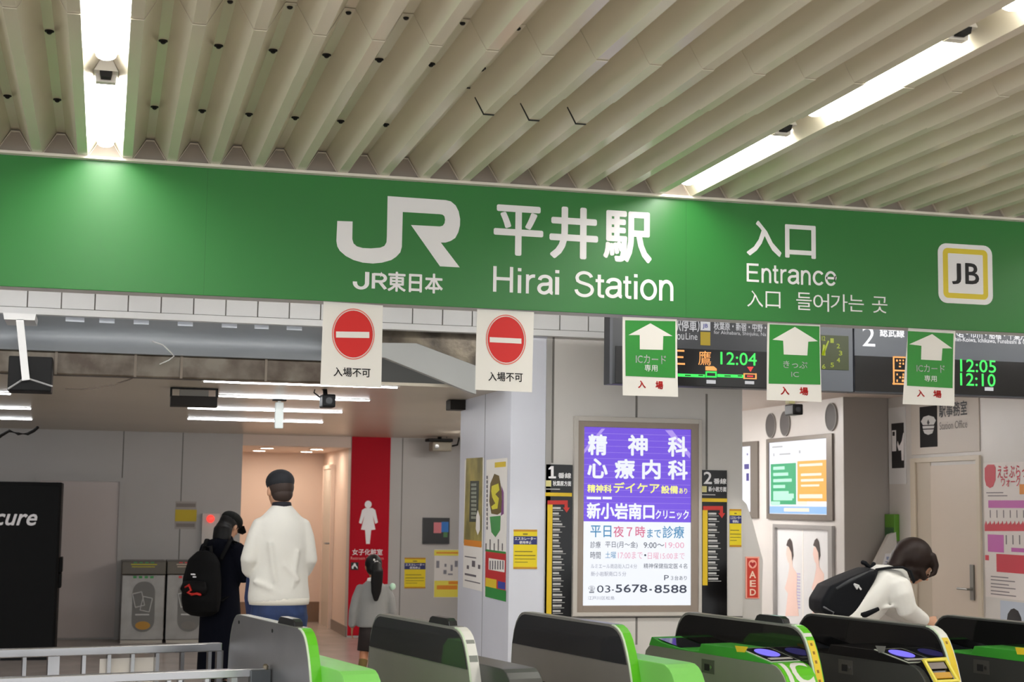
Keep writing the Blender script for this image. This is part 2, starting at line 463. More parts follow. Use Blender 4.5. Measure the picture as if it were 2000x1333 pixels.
# ------------------------------------------------------------------ station sign
LAMPH0 = mat('case_grey', (206, 206, 206), .5)
FS = Fr((2.1, SIGN_Y, 2.61))
sign = FS.thing('station_sign', 'long green station sign with white lettering and a white letter emblem under the corrugated ceiling', 'sign')
l, b, r, t = -4.6, -.003, 4.6, .666
MB().box(l, 0, b, r, .012, t).build('panel', SIGNG, sign, bevel=.003)
MB().box(l+.004, .012, b+.002, r-.004, .16, t).build('back_case', LAMPH0, sign)
m = MB()
for px in (401, 1340): x = FS.p(px, 480)[0]; m.box(x-.0015, -.0004, b+.002, x+.0015, .001, t-.002)
m.build('panel_seam', mat('seam_green', (34, 110, 44), .5), sign)
jr = [(52,200),(135,203),(133,298),(140,322),(158,338),(190,347),(235,349),(285,345),(308,335),(319,315),(321,285),(325,65),
      (640,87),(668,94),(694,116),(710,148),(718,190),(717,225),(708,262),(692,292),(668,308),(640,317),(613,317),(716,452),(609,446),
      (452,222),(608,230),(624,226),(634,212),(637,192),(633,174),(624,166),(608,163),(407,151),(402,340),(394,370),(372,394),(345,412),
      (295,426),(245,431),(190,426),(140,412),(98,390),(66,362),(52,338),(47,308)]
q = [FS.p(640 + a/2.778, 360 + c/2.778) for a, c in jr]
MB().prism(q, -.003, 0).build('emblem', LETW, sign)
words(sign, FS, LETW, [
    ('J', 689, 531, 721, 566, -.17), ('R', 726, 531, 756, 566, -.17), ('東日本', 757, 533, 865, 572, .022),
    ('平', 964, 402, 1061, 500, .022), ('井', 1073, 405, 1168, 507, .022), ('駅', 1178, 413, 1273, 513, .022),
    ('H', 963, 521, 1002, 571, -.125), ('i', 1011, 524, 1018, 573, -.125), ('r', 1027, 536, 1045, 574, -.125), ('a', 1049, 537, 1080, 576, -.125), ('i', 1084, 528, 1092, 576, -.125),
    ('S', 1122, 530, 1160, 581, -.125), ('t', 1163, 537, 1180, 582, -.125), ('a', 1182, 543, 1215, 583, -.125), ('t', 1217, 540, 1233, 584, -.125),
    ('i', 1238, 536, 1245, 585, -.125), ('o', 1250, 546, 1283, 587, -.125), ('n', 1287, 547, 1315, 588, -.125),
    ('入', 1458, 432, 1526, 501, .02), ('口', 1533, 440, 1593, 505, .02),
    ('E', 1458, 515, 1482, 551, -.125), ('n', 1487, 524, 1506, 553, -.125), ('t', 1509, 519, 1520, 554, -.125), ('r', 1524, 526, 1536, 554, -.125),
    ('a', 1538, 526, 1561, 556, -.125), ('n', 1564, 528, 1583, 557, -.125), ('c', 1587, 529, 1608, 558, -.125), ('e', 1611, 530, 1634, 559, -.125),
    ('入', 1459, 568, 1490, 600, 0), ('口', 1495, 570, 1524, 602, 0),
    ('들', 1555, 572, 1585, 606, 0), ('어', 1588, 574, 1619, 609, 0), ('가', 1622, 575, 1655, 609, 0), ('는', 1657, 577, 1687, 609, 0), ('곳', 1703, 580, 1733, 612, 0)], -.002)
def rrect(l, b, r, t, rad, n=6):
    pts = []
    for cx, cz, a0 in ((r-rad, b+rad, -90), (r-rad, t-rad, 0), (l+rad, t-rad, 90), (l+rad, b+rad, 180)):
        for i in range(n+1):
            a = R(a0 + 90*i/n); pts.append((cx + rad*math.cos(a), cz + rad*math.sin(a)))
    return pts
l, b, r, t = FS.rect(1832, 478, 1938, 594)
ic = MB().prism(rrect(l, b, r, t, .055), -.003, 0).build('line_symbol', LETW, sign)
l, b, r, t = FS.rect(1841.5, 487, 1928.5, 584)
MB().prism(rrect(l, b, r, t, .03), -.0045, -.003).build('yellow_square', mat('line_yellow', (236, 212, 60), .5), ic)
l, b, r, t = FS.rect(1851, 497, 1919, 574)
MB().prism(rrect(l, b, r, t, .006), -.006, -.0045).build('white_square', LETW, ic)
words(ic, FS, INK, [('J', 1858, 515, 1876, 556, .02), ('B', 1884, 515, 1911, 556, .02)], -.0072)

# ------------------------------------------------------------------ notice sheets taped under the sign
PY = SIGN_Y + .02
FP = Fr((0, PY, 0))
def sheet(label, corners, group=None, bend=.012):
    q = [FP.p(*c) for c in corners]            # tl tr br bl
    o = Vector((sum(k[0] for k in q)/4, PY, max(k[1] for k in q)))
    t = thing('notice_sheet', label, 'notice', o, 0, group)
    n = 10; vs = []; fs = []
    for j in range(n+1):
        v = j/n
        for i in range(2):
            a = Vector(q[0]).lerp(Vector(q[3]), v); c = Vector(q[1]).lerp(Vector(q[2]), v)
            p = a if i == 0 else c
            y = -bend*v*v
            vs.append((p.x - o.x, y, p.y - o.z))
    m = len(vs)
    vs += [(x, y+.0016, z) for x, y, z in vs]
    for j in range(n):
        k = j*2
        fs += [(k, k+2, k+3, k+1), (m+k, m+k+1, m+k+3, m+k+2), (k, m+k, m+k+2, k+2), (k+1, k+3, m+k+3, m+k+1)]
    fs += [(0, 1, m+1, m), (2*n, m+2*n, m+2*n+1, 2*n+1)]
    MB().add(vs, fs).build('sheet', PAPER, t)
    z0, z1 = max(k[1] for k in q), min(k[1] for k in q)
    def yz(z):
        v = min(1, max(0, (z0-z)/(z0-z1))); return -bend*v*v
    return t, o, yz
def drape(obj, yz, o, lift):
    for v in obj.data.vertices: v.co.y = yz(v.co.z + o.z) - lift + (v.co.y)*.0
def onsheet(t, o, yz, mt, name, items=None, polys=None, ells=None, lift=.002, bold=.01):
    mb = MB()
    for it in items or []:
        l, b, r, tt = FP.rect(*it[1:5]); letters(mb, it[0], l-o.x, b-o.z, r-o.x, tt-o.z, 0, it[5] if len(it) > 5 else bold)
    for pl in polys or []:
        q = [FP.p(*c) for c in pl]; n = len(q)
        if n == 4:
            g = 8
            for j in range(g):
                a0 = Vector(q[0]).lerp(Vector(q[3]), j/g); b0 = Vector(q[1]).lerp(Vector(q[2]), j/g)
                a1 = Vector(q[0]).lerp(Vector(q[3]), (j+1)/g); b1 = Vector(q[1]).lerp(Vector(q[2]), (j+1)/g)
                mb.add([(p.x-o.x, 0, p.y-o.z) for p in (a0, b0, b1, a1)], [(0,3,2,1)])
        else:
            mb.add([(x-o.x, 0, z-o.z) for x, z in q], [tuple(range(n-1, -1, -1))])
    for cx, cy, rx, ry, hole in ells or []:
        x, z = FP.p(cx, cy); n = 40
        ex, ez = FP.p(cx+rx, cy)[0]-x, FP.p(cx, cy-ry)[1]-z
        rings = [1.0, .75, .5, .25] if not hole else [1.0, hole]
        vs = []
        for k in rings: vs += [(x-o.x + ex*k*math.cos(2*math.pi*i/n), 0, z-o.z + ez*k*math.sin(2*math.pi*i/n)) for i in range(n)]
        fs = []
        for a in range(len(rings)-1):
            for i in range(n): fs.append((a*n+i, a*n+(i+1)%n, (a+1)*n+(i+1)%n, (a+1)*n+i))
        if not hole: fs.append(tuple((len(rings)-1)*n+i for i in range(n)))
        mb.add(vs, fs)
    ob = mb.build(name, mt, t, fix=False)
    drape(ob, yz, o, lift)
    return ob
PINK = mat('print_pale_red', (236, 120, 105), .5)
for lab, cn, dc, tx, bar in (
    ('white no entry notice with a red disc hanging below the emblem of the green sign', [(632,589),(748,597),(744,758),(625,753)], (690,653,38,46), (651,719,723,737), [(656,648),(721,649),(721,661),(656,660)]),
    ('white no entry notice with a red disc hanging just left of the column edge', [(932,604),(1043,610),(1038,767),(927,762)], (988,664,35.5,45), (953,728,1020,746), [(956,659),(1018,662),(1018,672),(956,669)])):
    t, o, yz = sheet(lab, cn)
    onsheet(t, o, yz, PINK, 'ring', ells=[(dc[0], dc[1], dc[2]+3.5, dc[3]+4, .955)])
    onsheet(t, o, yz, RED, 'red_disc', ells=[(*dc, 0)])
    onsheet(t, o, yz, PAPER, 'white_bar', polys=[bar], lift=.0035)
    onsheet(t, o, yz, INK, 'lettering', [('入場不可', *tx, .012)])
GARR = mat('arrow_green', (36, 146, 44), .35)
for lab, cn, gr, ar, tx, rd in (
    ('green arrow notice for IC cards hanging beside the orange destination lettering', [(1216,619),(1322,624),(1323,776),(1215,773)], [(1221,626),(1319,628),(1318,739),(1221,735)],
     [(1270,632),(1313,657),(1295,657),(1294,684),(1249,683),(1249,655),(1227,655)], [('ICカード',1241,694,1300,711),('専用',1258,713,1283,726,.0)], [('入',1245,744,1260,759),('場',1279,745,1294,761)]),
    ('green arrow notice for paper tickets hanging just left of the yellow lit clock', [(1499,631),(1602,635),(1603,786),(1496,782)], [(1503,634),(1600,638),(1601,752),(1500,750)],
     [(1552,639),(1597,667),(1578,668),(1576,695),(1530,693),(1529,666),(1508,664)], [('きっぷ',1529,706,1576,720),('IC',1544,727,1559,737)], [('入',1523,756,1540,772),('場',1560,757,1577,773)]),
    ('green arrow notice for IC cards hanging right of the large white number', [(1774,641),(1866,647),(1862,794),(1761,790)], [(1773,647),(1862,652),(1859,759),(1770,754)],
     [(1820,653),(1859,681),(1840,681),(1838,705),(1798,703),(1799,676),(1775,673)], [('ICカード',1789,713,1844,728),('専用',1804,734,1828,746,.0)], [('入',1789,762,1804,776),('場',1821,763,1837,778)])):
    t, o, yz = sheet(lab, cn)
    onsheet(t, o, yz, GARR, 'green_field', polys=[gr])
    onsheet(t, o, yz, PAPER, 'arrow', polys=[ar], lift=.0035)
    onsheet(t, o, yz, LETW, 'lettering', tx, lift=.0035)
    onsheet(t, o, yz, RED, 'red_lettering', rd, bold=.03)

# ------------------------------------------------------------------ ceiling lamps in the valleys of the deck
TUBEM = mat('tube_glow', (255, 253, 248), .4, emit=TUBE)
LAMPH = mat('lamp_housing', (214, 210, 202), .4)
def lamp(label, X, y0, y1, group=None):
    t = thing('ceiling_lamp', label, 'ceiling lamp', (X, y0, 3.348), 0, group)
    L = y1-y0; w = .041
    hb = MB(); hb.prism([(-.05, .0), (.05, .0), (.024, .05), (-.024, .05)], .0, L); hb.build('housing', LAMPH, t)
    db = MB(); pts = []
    n = 8
    prof = [(w*math.cos(math.pi*i/n), -.010 - .024*math.sin(math.pi*i/n)) for i in range(n+1)]
    prof = [(w, 0)] + prof + [(-w, 0)]
    secs = [(0.10, .9), (.12, 1.0)] + [(L-.02, 1.0), (L-.006, .9), (L, .65)]
    vs = []; fs = []; m = len(prof)
    for yy, sc in secs: vs += [(x*sc, yy, z*sc) for x, z in prof]
    for i in range(len(secs)-1):
        for k in range(m): fs.append((i*m+k, i*m+(k+1)%m, (i+1)*m+(k+1)%m, (i+1)*m+k))
    fs += [tuple(range(m)), tuple(range((len(secs)-1)*m, len(secs)*m))[::-1]]
    db.add(vs, fs).build('diffuser', TUBEM, t, smooth=False)
    MB().prism([(-w-.002, 0), (w+.002, 0), (w, -.034), (-w, -.034)], .055, .1).build('end_cap', LAMPH, t)
    MB().prism([(-.026, 0), (.026, 0), (.02, -.026), (-.02, -.026)], .0, .05).build('socket', DARK, t)
    return t
VX = P0 + PER*.5
XL, XR = VX - PER, VX + 13*PER
lamp('tube lamp nearest the sign in the left lit ceiling groove', XL, 6.62, 7.97)
lamp('tube lamp cut by the top edge of the picture in the left groove', XL, 5.05, 6.36)
lamp('tube lamp ending at the sign in the right lit ceiling groove', XR, 6.60, 7.92)
lamp('longest tube lamp in view, farther from the sign in the right groove', XR, 5.03, 6.33)
for X in (XL, XR, XL-14*PER, XR+14*PER):
    for y0 in (3.45, 1.9, .35, -1.2, -2.75):
        lamp('tube lamp in a ceiling groove over the front of the concourse', X, y0, y0+1.3, 'tube lamps over the front of the concourse')
for X in (XL-14*PER, XR+14*PER):
    for y0 in (6.6, 5.05):
        lamp('tube lamp in a ceiling groove over the front of the concourse', X, y0, y0+1.3, 'tube lamps over the front of the concourse')

# unseen fill lamps, added behind the sign, in the passage and behind the column
def fill_lamp(label, x0, x1, y, z, group, wide=.10, glow=None):
    t = thing('strip_lamp', label, 'ceiling lamp', (x0, y, z), 0, group)
    MB().box(0, -wide*.7, -.03, x1-x0, wide*.7, 0).build('tray', LAMPH, t)
    if z == 3.0:
        for sx in (.2, x1-x0-.2): MB().box(sx-.01, -.01, 0, sx+.01, .01, .5).build('stem', LAMPH, t)
    MB().box(.02, -wide*.5, -.055, x1-x0-.02, wide*.5, -.03).build('diffuser', glow or TUBEM, t, bevel=.006)
for x0 in (-3.0, -1.2, .6, 2.4, 4.2, 6.0):  # added out of view to light the header and the advertising wall
    fill_lamp('added fill strip lamp over the gate line, unseen behind the green sign', x0, x0+1.25, 8.331, 3.00, 'added fill strip lamps behind the green sign')
struct(MB().box(-7, 8.2, 3.50, 10, 9.95, 3.6).build('ceiling_gate_line', WALLB))
PASSG = mat('passage_fill_glow', (255, 252, 246), .4, emit=4.1)
PASSB = mat('passage_far_fill_glow', (255, 252, 250), .4, emit=16)
COLG = mat('hall_fill_glow', (255, 250, 244), .4, emit=19)
for y in (10.5, 11.35):  # added out of view to light the near passage
    fill_lamp('added fill strip lamp in the passage ceiling, unseen behind the departure displays', 4.75, 5.5, y, 2.54, 'added fill strip lamps of the passage', .05, PASSG)

for y in (13.6, 14.2, 14.8):  # added out of view to light the wall with the screens
    fill_lamp('added fill strip lamp in the passage ceiling, unseen behind the advertising wall', 4.5, 5.3, y, 2.54, 'added fill strip lamps of the passage behind the wall', .16, PASSB)
for y in (12.4, 14.4, 16.4):  # added out of view to brighten the right part of the back wall
    fill_lamp('added fill strip lamp in the hall ceiling, unseen behind the column', 3.2 + (y-12.4)*.13, 4.1, y, 2.33, 'added fill strip lamps of the hall behind the column', .14, COLG)
# ------------------------------------------------------------------ departure displays
DY = 9.1
FD = Fr((0, DY, 0))
GREYB = mat('board_grey', (46, 48, 52), .45)
GREYL = mat('board_light_grey', (82, 86, 93), .45)
LEDK = mat('led_black', (10, 8, 9), .25)
LORG = mat('led_orange', (255, 170, 90), .5, emit=1.0)
LGRN = mat('led_green', (60, 235, 95), .5, emit=1.0)
LRED = mat('led_red', (240, 60, 60), .5, emit=1.0)
LITW = mat('lit_white', (250, 250, 252), .5, emit=.95)
LITG = mat('lit_grey_white', (225, 225, 228), .5, emit=.6)
def board(label, px0, px1, ztop, zmid, zbot, fascia, depth=.12, cat='departure board', name='departure_display'):
    x0, x1 = FD.p(px0, 700)[0], FD.p(px1, 700)[0]
    t = thing(name, label, cat, (x0, DY, zbot))
    W_, H_ = x1-x0, ztop-zbot
    MB().box(0, 0, 0, W_, depth, H_).build('case', fascia, t, bevel=.004)
    return t, x0, W_
zb = FD.p(1400, 757)[1]; zt = zb + .48; zm = FD.p(1400, 684)[1]
def rel(parent): return Fr(parent.location)
t, x0, w = board('dark grey departure display showing 12:04 and orange destination characters', 1191, 1556, zt, zm, zb, GREYB)
f = rel(t)
MB().box(.035, -.006, .008, w-.01, 0, zm-zb).build('led_panel', LEDK, t)
MB().box(-.004, -.012, -.004, .014, 0, .48).build('edge_bar', mat('bar_grey', (66, 68, 74), .5), t)
words(t, f, LITG, [('駅停車）', 1315, 624, 1366, 648, .01), ('ou', 1322, 653, 1336, 664), ('Line', 1339, 651, 1362, 664), ('秋葉原・新宿・中野・', 1394, 630, 1496, 647, .01),
                   ('for Akihabara, Shinjuku, Na', 1394, 648, 1496, 657, .0)], -.002)
l, b, r, tt = f.rect(1368, 628, 1387, 646); MB().box(l, -.003, b, r, 0, tt).build('line_symbol', LITG, t)
words(t, f, mat('symbol_navy', (50, 50, 120), .5), [('JB', 1372, 633, 1382, 643, .02)], -.004, 'symbol_letters')
l, b, r, tt = f.rect(1368, 649, 1387, 675); MB().box(l, -.003, b, r, 0, tt).build('line_colour', mat('lit_yellow', (222, 190, 30), .5, emit=.35), t)
words(t, f, LORG, [('三', 1316, 684, 1337, 713, .01), ('鷹', 1363, 686, 1388, 714, .0)], -.008, 'destination')
words(t, f, LGRN, [('12:04', 1406, 689, 1477, 714, .012)], -.008, 'time')
m = MB(); bars(m, f, [(1318, 731, 1376, 737), (1400, 732, 1452, 738), (1377, 726, 1399, 729), (1377, 735, 1399, 738), (1377, 726, 1380, 738), (1396, 726, 1399, 738)], -.008).build('progress_line', LGRN, t)
m = MB(); bars(m, f, [(1337, 733, 1348, 735), (1363, 733, 1372, 735), (1414, 734, 1426, 736), (1440, 734, 1448, 736)], -.0095).build('progress_dashes', LEDK, t)
q = [f.p(*c) for c in ((1377,716),(1393,716),(1399,721),(1399,725),(1377,724))]; MB().prism(q, -.008, -.006).build('train_symbol', LORG, t)
m = MB(); bars(m, f, [(1451, 730, 1477, 732), (1451, 739, 1477, 741), (1451, 730, 1454, 741), (1474, 730, 1477, 741)], -.008).build('station_frame', LORG, t)
q = [f.p(*c) for c in ((1458,717),(1471,717),(1465,727))]; m = MB().prism(q, -.008, -.006); bars(m, f, [(1458, 734, 1470, 737)], -.008); m.build('station_mark', LRED, t)
m = MB(); bars(m, f, [(1379, 743, 1397, 750), (1454, 745, 1472, 751)], -.008).build('tag', LITG, t)
t, x0, w = board('grey departure display with a large white 2 and two green times', 1669, 2075, zt, zm, zb, GREYL)
f = rel(t)
MB().box(.0, -.006, .008, w-.01, 0, zm-zb).build('led_panel', LEDK, t)
words(t, f, LITW, [('2', 1684, 638, 1709, 677, .0), ('総武線（', 1718, 640, 1782, 660, .02), ('新小岩・市川・船橋・千葉方', 1846, 646, 2003, 662, .01), ('for Shin-Koiwa, Ichikawa, Funabashi & C', 1846, 661, 2003, 671, .0)], -.002)
words(t, f, LGRN, [('12:05', 1874, 703, 1944, 728, .012), ('12:10', 1874, 730, 1943, 755, .012)], -.008, 'time')
m = MB(); bars(m, f, [(1744, 697, 1770, 700), (1744, 723, 1770, 726), (1742, 749, 1769, 752), (1743, 697, 1746, 752)], -.008)
random.seed(3)
for yy in (703, 709, 715, 730, 736, 742):
    for xx in (1748, 1754, 1760, 1766):
        if random.random() < .75: bars(m, f, [(xx+random.random()*2, yy, xx+4.5, yy+3+random.random()*2)], -.008)
m.build('destination', LORG, t)
m = MB(); bars(m, f, [(1922, 757, 1939, 764)], -.008).build('tag', LITG, t)
t, x0, w = board('square analog clock with a yellow green lit face between the departure displays', 1559, 1666, zt, zm, zb, GREYL, cat='clock', name='station_clock')
f = rel(t)
l, b, r, tt = f.rect(1566, 655, 1657, 722)
MB().box(l, -.004, b, r, 0, tt).build('face', mat('clock_face', (84, 98, 34), .5, emit=.25), t)
FIG = mat('clock_figures', (196, 214, 40), .5, emit=.45)
cx, cz = f.p(1608, 689); rx_ = f.p(1641, 689)[0]-cx; rr = (tt-b)*.41; m = MB()
for k in range(1, 13):
    a = R(90-30*k); x, z = cx+rx_*math.cos(a), cz+rr*math.sin(a)
    letters(m, str(k), x-.012, z-.015, x+.012, z+.015, -.0055, .02)
m.build('numerals', FIG, t, fix=False)
m = MB()
for a, L, wd in ((90-2, .55, .012), (90-24, .92, .008)):
    d = Vector((math.cos(R(a)), math.sin(R(a)))); nn = Vector((-d.y, d.x)); c = Vector((cx, cz))
    m.prism([tuple(c-d*.02+nn*wd), tuple(c+d*rr*L+nn*wd*.6), tuple(c+d*rr*L-nn*wd*.6), tuple(c-d*.02-nn*wd)], -.008, -.006)
m.build('hands', FIG, t)

# ------------------------------------------------------------------ lit advertisement on the front wall
f = Fr((at(1243, 1010, 'y', WALL_Y).x, WALL_Y, 0))
ad = f.thing('lit_advertisement', 'large lit purple and white clinic advertisement in a metal frame on the wall', 'advertisement')
FRM = mat('frame_bronze', (150, 136, 124), .4, .3); FRO = mat('frame_light', (196, 190, 182), .4)
def hollow(mb, o, i, y0, y1):
    mb.box(o[0], y0, o[1], i[0], y1, o[3]); mb.box(i[2], y0, o[1], o[2], y1, o[3])
    mb.box(i[0], y0, o[1], i[2], y1, i[1]); mb.box(i[0], y0, i[3], i[2], y1, o[3]); return mb
o1 = f.rect(1118, 817, 1368, 1203); i1 = f.rect(1126, 826, 1362, 1196); i2 = f.rect(1138, 837, 1348, 1183)
hollow(MB(), o1, i1, -.03, 0).build('outer_frame', FRO, ad, bevel=.003)
hollow(MB(), i1, i2, -.022, 0).build('inner_frame', FRM, ad, bevel=.002)
PUR = mat('lit_purple', (124, 88, 236), .4, emit=.82); PURL = mat('lit_lilac', (186, 160, 252), .4, emit=.85)
LW = mat('ad_white', (244, 248, 255), .4, emit=.9)
l, b, r, tt = i2; zs = f.p(1243, 1020)[1]
m = MB(); m.box(l, -.010, zs, r, -.002, tt).build('purple_field', PUR, ad)
MB().box(l, -.010, b, r, -.002, zs).build('white_field', LW, ad)
m = MB()
for k in range(1, 15):
    z = zs + (tt-zs)*k/15; m.box(l, -.0106, z-.0008, r, -.0102, z+.0008)
for pl in ([(1139,888),(1139,880),(1174,838),(1181,838)], [(1298,841),(1312,841),(1347,886),(1346,896)]):
    m.prism([f.p(*c) for c in pl], -.0106, -.0102)
m.build('light_stripes', PURL, ad)
words(ad, f, LW, [('精', 1147, 849, 1185, 890, .03), ('神', 1225, 850, 1264, 891, .03), ('科', 1303, 853, 1341, 893, .03),
    ('心', 1146, 896, 1186, 935, .03), ('療', 1199, 897, 1239, 936, .03), ('内', 1253, 898, 1289, 937, .03), ('科', 1303, 899, 1342, 938, .03),
    ('新小岩南口', 1145, 983, 1277, 1015, .03), ('クリニック', 1279, 997, 1344, 1015, .02)], -.012)
words(ad, f, mat('lit_yellow_letters', (252, 250, 150), .4, emit=.9), [('精神科', 1146, 947, 1194, 963, .03), ('デイケア', 1197, 943, 1287, 964, .02), ('設備', 1290, 949, 1323, 965, .03), ('あり', 1325, 954, 1341, 965, .02)], -.012, 'yellow_lettering')
m = MB(); bars(m, f, [(1145, 971, 1173, 976), (1176, 971, 1194, 976)], -.012).build('small_print', LW, ad)
BL = mat('lit_blue_letters', (86, 168, 220), .4, emit=.6); PK = mat('lit_pink_letters', (240, 120, 160), .4, emit=.7); GY = mat('lit_grey_letters', (84, 92, 116), .4, emit=.4)
PKL = mat('lit_pale_pink', (248, 176, 200), .4, emit=.8); GYL = mat('lit_pale_grey', (168, 172, 190), .4, emit=.6)
words(ad, f, BL, [('平日', 1152, 1027, 1193, 1050, .01), ('まで', 1263, 1034, 1290, 1051, .01), ('診療', 1293, 1028, 1335, 1052, .01), ('土曜', 1181, 1078, 1202, 1091)], -.012, 'blue_lettering')
words(ad, f, PK, [('夜７時', 1197, 1028, 1259, 1050, .01)], -.012, 'pink_lettering')
words(ad, f, PKL, [('19:00', 1298, 1060, 1335, 1071), ('17:00まで', 1206, 1078, 1254, 1092), ('日曜15:00まで', 1264, 1080, 1336, 1093)], -.012, 'pale_pink_lettering')
words(ad, f, GY, [('診療', 1152, 1058, 1172, 1071), ('平日(月〜金)', 1181, 1058, 1244, 1072), ('9:00〜', 1256, 1060, 1296, 1071), ('時間', 1152, 1078, 1172, 1092), ('・', 1257, 1083, 1261, 1087),
    ('精神保健指定医４名', 1256, 1101, 1341, 1111), ('Ｐ', 1296, 1124, 1305, 1134, .02), ('３台あり', 1309, 1125, 1340, 1134),
    ('☎', 1148, 1145, 1161, 1159, .0), ('03', 1165, 1144, 1191, 1158, .0), ('-', 1194, 1152, 1198, 1154, .01), ('5678', 1201, 1142, 1263, 1158, .02), ('-', 1267, 1151, 1272, 1154, .01), ('8588', 1277, 1143, 1340, 1159, .02)], -.012, 'dark_lettering')
words(ad, f, GYL, [('ルミエール商店街入口４分', 1153, 1102, 1243, 1111), ('新小岩駅南口５分', 1153, 1117, 1222, 1126), ('江戸川区松島', 1147, 1165, 1199, 1172)], -.012, 'grey_lettering')

# ------------------------------------------------------------------ tall black route boards
def route(label, px, num, rest, place, col_end, stub):
    f = Fr((at((px[0]+px[1])/2, 1060, 'y', WALL_Y-.012).x, WALL_Y-.012, 0))
    t = f.thing('route_board', label, 'route board')
    l, b, r, tt = f.rect(px[0], px[2], px[1], px[3])
    MB().box(l, 0, b, r, .01, tt).build('panel', mat('board_black', (13, 11, 11), .15, spec=.3), t)
    w = px[1]-px[0]
    X = lambda k: px[0] + w*k
    Y = lambda k: px[2] + k
    if num == '1':
        m = MB(); m.prism([f.p(X(a), Y(c)) for a, c in ((.12,7),(.22,3),(.31,3),(.31,23),(.40,23),(.40,27),(.12,27),(.12,23),(.21,23),(.21,9),(.12,10))], -.002, -.0005); m.build('numeral', LETW, t)
    else: words(t, f, LETW, [(num, X(.10), Y(3), X(.42), Y(27), .02)], -.002, 'numeral')
    words(t, f, LETW, [(rest, X(.48), Y(16), X(.97), Y(27), .02), (place, X(.28), Y(32), X(.97), Y(42), .02)], -.002)
    m = MB(); bars(m, f, [(X(.02), Y(31), X(.22), Y(43))], -.0015).build('line_symbol', mat('sym_cream', (226, 218, 150), .5), t)
    m = MB(); bars(m, f, [(X(0), Y(55), X(1), Y(62)), (X(.06), Y(78), X(.25), col_end)], -.0015).build('yellow_line', mat('route_yellow', (226, 190, 20), .4), t)
    q = [f.p(*c) for c in ((X(.08),Y(70)),(X(.84),Y(70)),(X(.84),Y(84)),(X(.92),Y(84)),(X(.80),Y(94)),(X(.66),Y(84)),(X(.72),Y(84)),(X(.72),Y(78)),(X(.08),Y(78)))]
    MB().prism(q, -.0025, -.0015).build('red_arrow', mat('route_red', (196, 40, 30), .4), t)
    m = MB(); y = Y(83); random.seed(num)
    while y < stub:
        L = .22 + random.random()*.16
        bars(m, f, [(X(.28), y, X(.28+L), y+4), (X(.28), y+6, X(.28+L*1.3), y+7)], -.0015); y += 10.6
    bars(m, f, [(X(.02), Y(47), X(.55), Y(49))], -.0015)
    m.build('station_names', mat('names_grey', (190, 188, 186), .5), t)
route('tall black route board headed with a white 1, left of the purple advertisement', (1065, 1117, 908, 1215), '1', '番線', '秋葉原方面', 1205, 1196)
route('tall black route board headed with a white 2, right of the purple advertisement', (1369, 1420, 919, 1212), '2', '番線', '新小岩方面', 1144, 1136)

# ------------------------------------------------------------------ yellow escalator notices
def yellow_notice(label, plane, q, blue=True, rotz=0.0, Y=None, group=None):
    f = plane
    t = f.thing('yellow_notice', label, 'notice')
    x0, y0, x1, y1 = q
    l, b, r, tt = f.rect(*q)
    MB().box(l, 0, b, r, .002, tt).build('sheet', YEL, t)
    h = y1-y0; w = x1-x0
    m = MB(); bars(m, f, [(x0, y0, x1, y0+h*.05), (x0, y1-h*.05, x1, y1)], -.0012).build('orange_edge', mat('edge_amber', (196, 140, 20), .5), t)
    m = MB(); bars(m, f, [(x0, y0+h*.17, x1, y0+h*.38)], -.0012).build('blue_band', BLUEB, t)
    words(t, f, LETW, [('エスカレーター', x0+w*.05, y0+h*.19, x1-w*.05, y0+h*.27, .01), ('使用停止', x0+w*.24, y0+h*.29, x1-w*.24, y0+h*.365, .01)], -.003)
    m = MB(); bars(m, f, [(x0+w*.4, y0+h*.10, x0+w*.6, y0+h*.13), (x0+w*.05, y0+h*.55, x0+w*.8, y0+h*.57), (x0+w*.05, y0+h*.65, x0+w*.93, y0+h*.67), (x0+w*.05, y0+h*.74, x0+w*.93, y0+h*.755), (x0+w*.05, y0+h*.82, x0+w*.6, y0+h*.835)], -.0015).build('small_print', mat('print_brown', (120, 106, 30), .5), t)
    return t
yellow_notice('yellow notice with a blue band on the pale front face of the column', Fr((at(1026, 1070, 'y', WALL_Y-.003).x, WALL_Y-.003, 0)), (1003, 1035, 1049, 1112))
yellow_notice('narrow yellow notice beside the black route board headed 2', Fr((at(1437, 1030, 'y', WALL_Y-.003).x, WALL_Y-.003, 0)), (1425, 995, 1448, 1069))
f = Fr((at(1469, 1130, 'y', WALL_Y+.016).x, WALL_Y+.016, 0))
t = f.thing('defibrillator_sign', 'upright red sign with a heart and white letters on the slanted wing wall', 'sign')
l, b, r, tt = f.rect(1456, 1088, 1483, 1170); MB().box(l, -.002, b, r, .002, tt).build('sheet', mat('aed_pale', (246, 170, 150), .5), t)
m = MB(); bars(m, f, [(1459, 1091, 1480, 1168)], -.0032).build('red_field', mat('aed_red', (206, 62, 44), .5), t)
l, b, r, tt = f.rect(1461.5, 1094, 1477.5, 1111); MB().ell((l+r)/2, (b+tt)/2, (r-l)/2, (tt-b)/2, -.0042, -.0032).build('disc', mat('aed_disc', (246, 170, 150), .5), t)
q = [f.p(*c) for c in ((1469.5,1109),(1464,1103),(1464,1099.5),(1467,1098.5),(1469.5,1100.5),(1472,1098.5),(1475,1099.5),(1475,1103))]
MB().prism(q, -.0052, -.0042).build('heart', mat('aed_heart', (180, 40, 40), .5), t)
words(t, f, mat('aed_letters', (250, 214, 190), .5), [('A', 1463, 1116, 1476, 1130, .03), ('E', 1464, 1134, 1476, 1147, .03), ('D', 1464, 1151, 1476, 1164, .03)], -.0042)

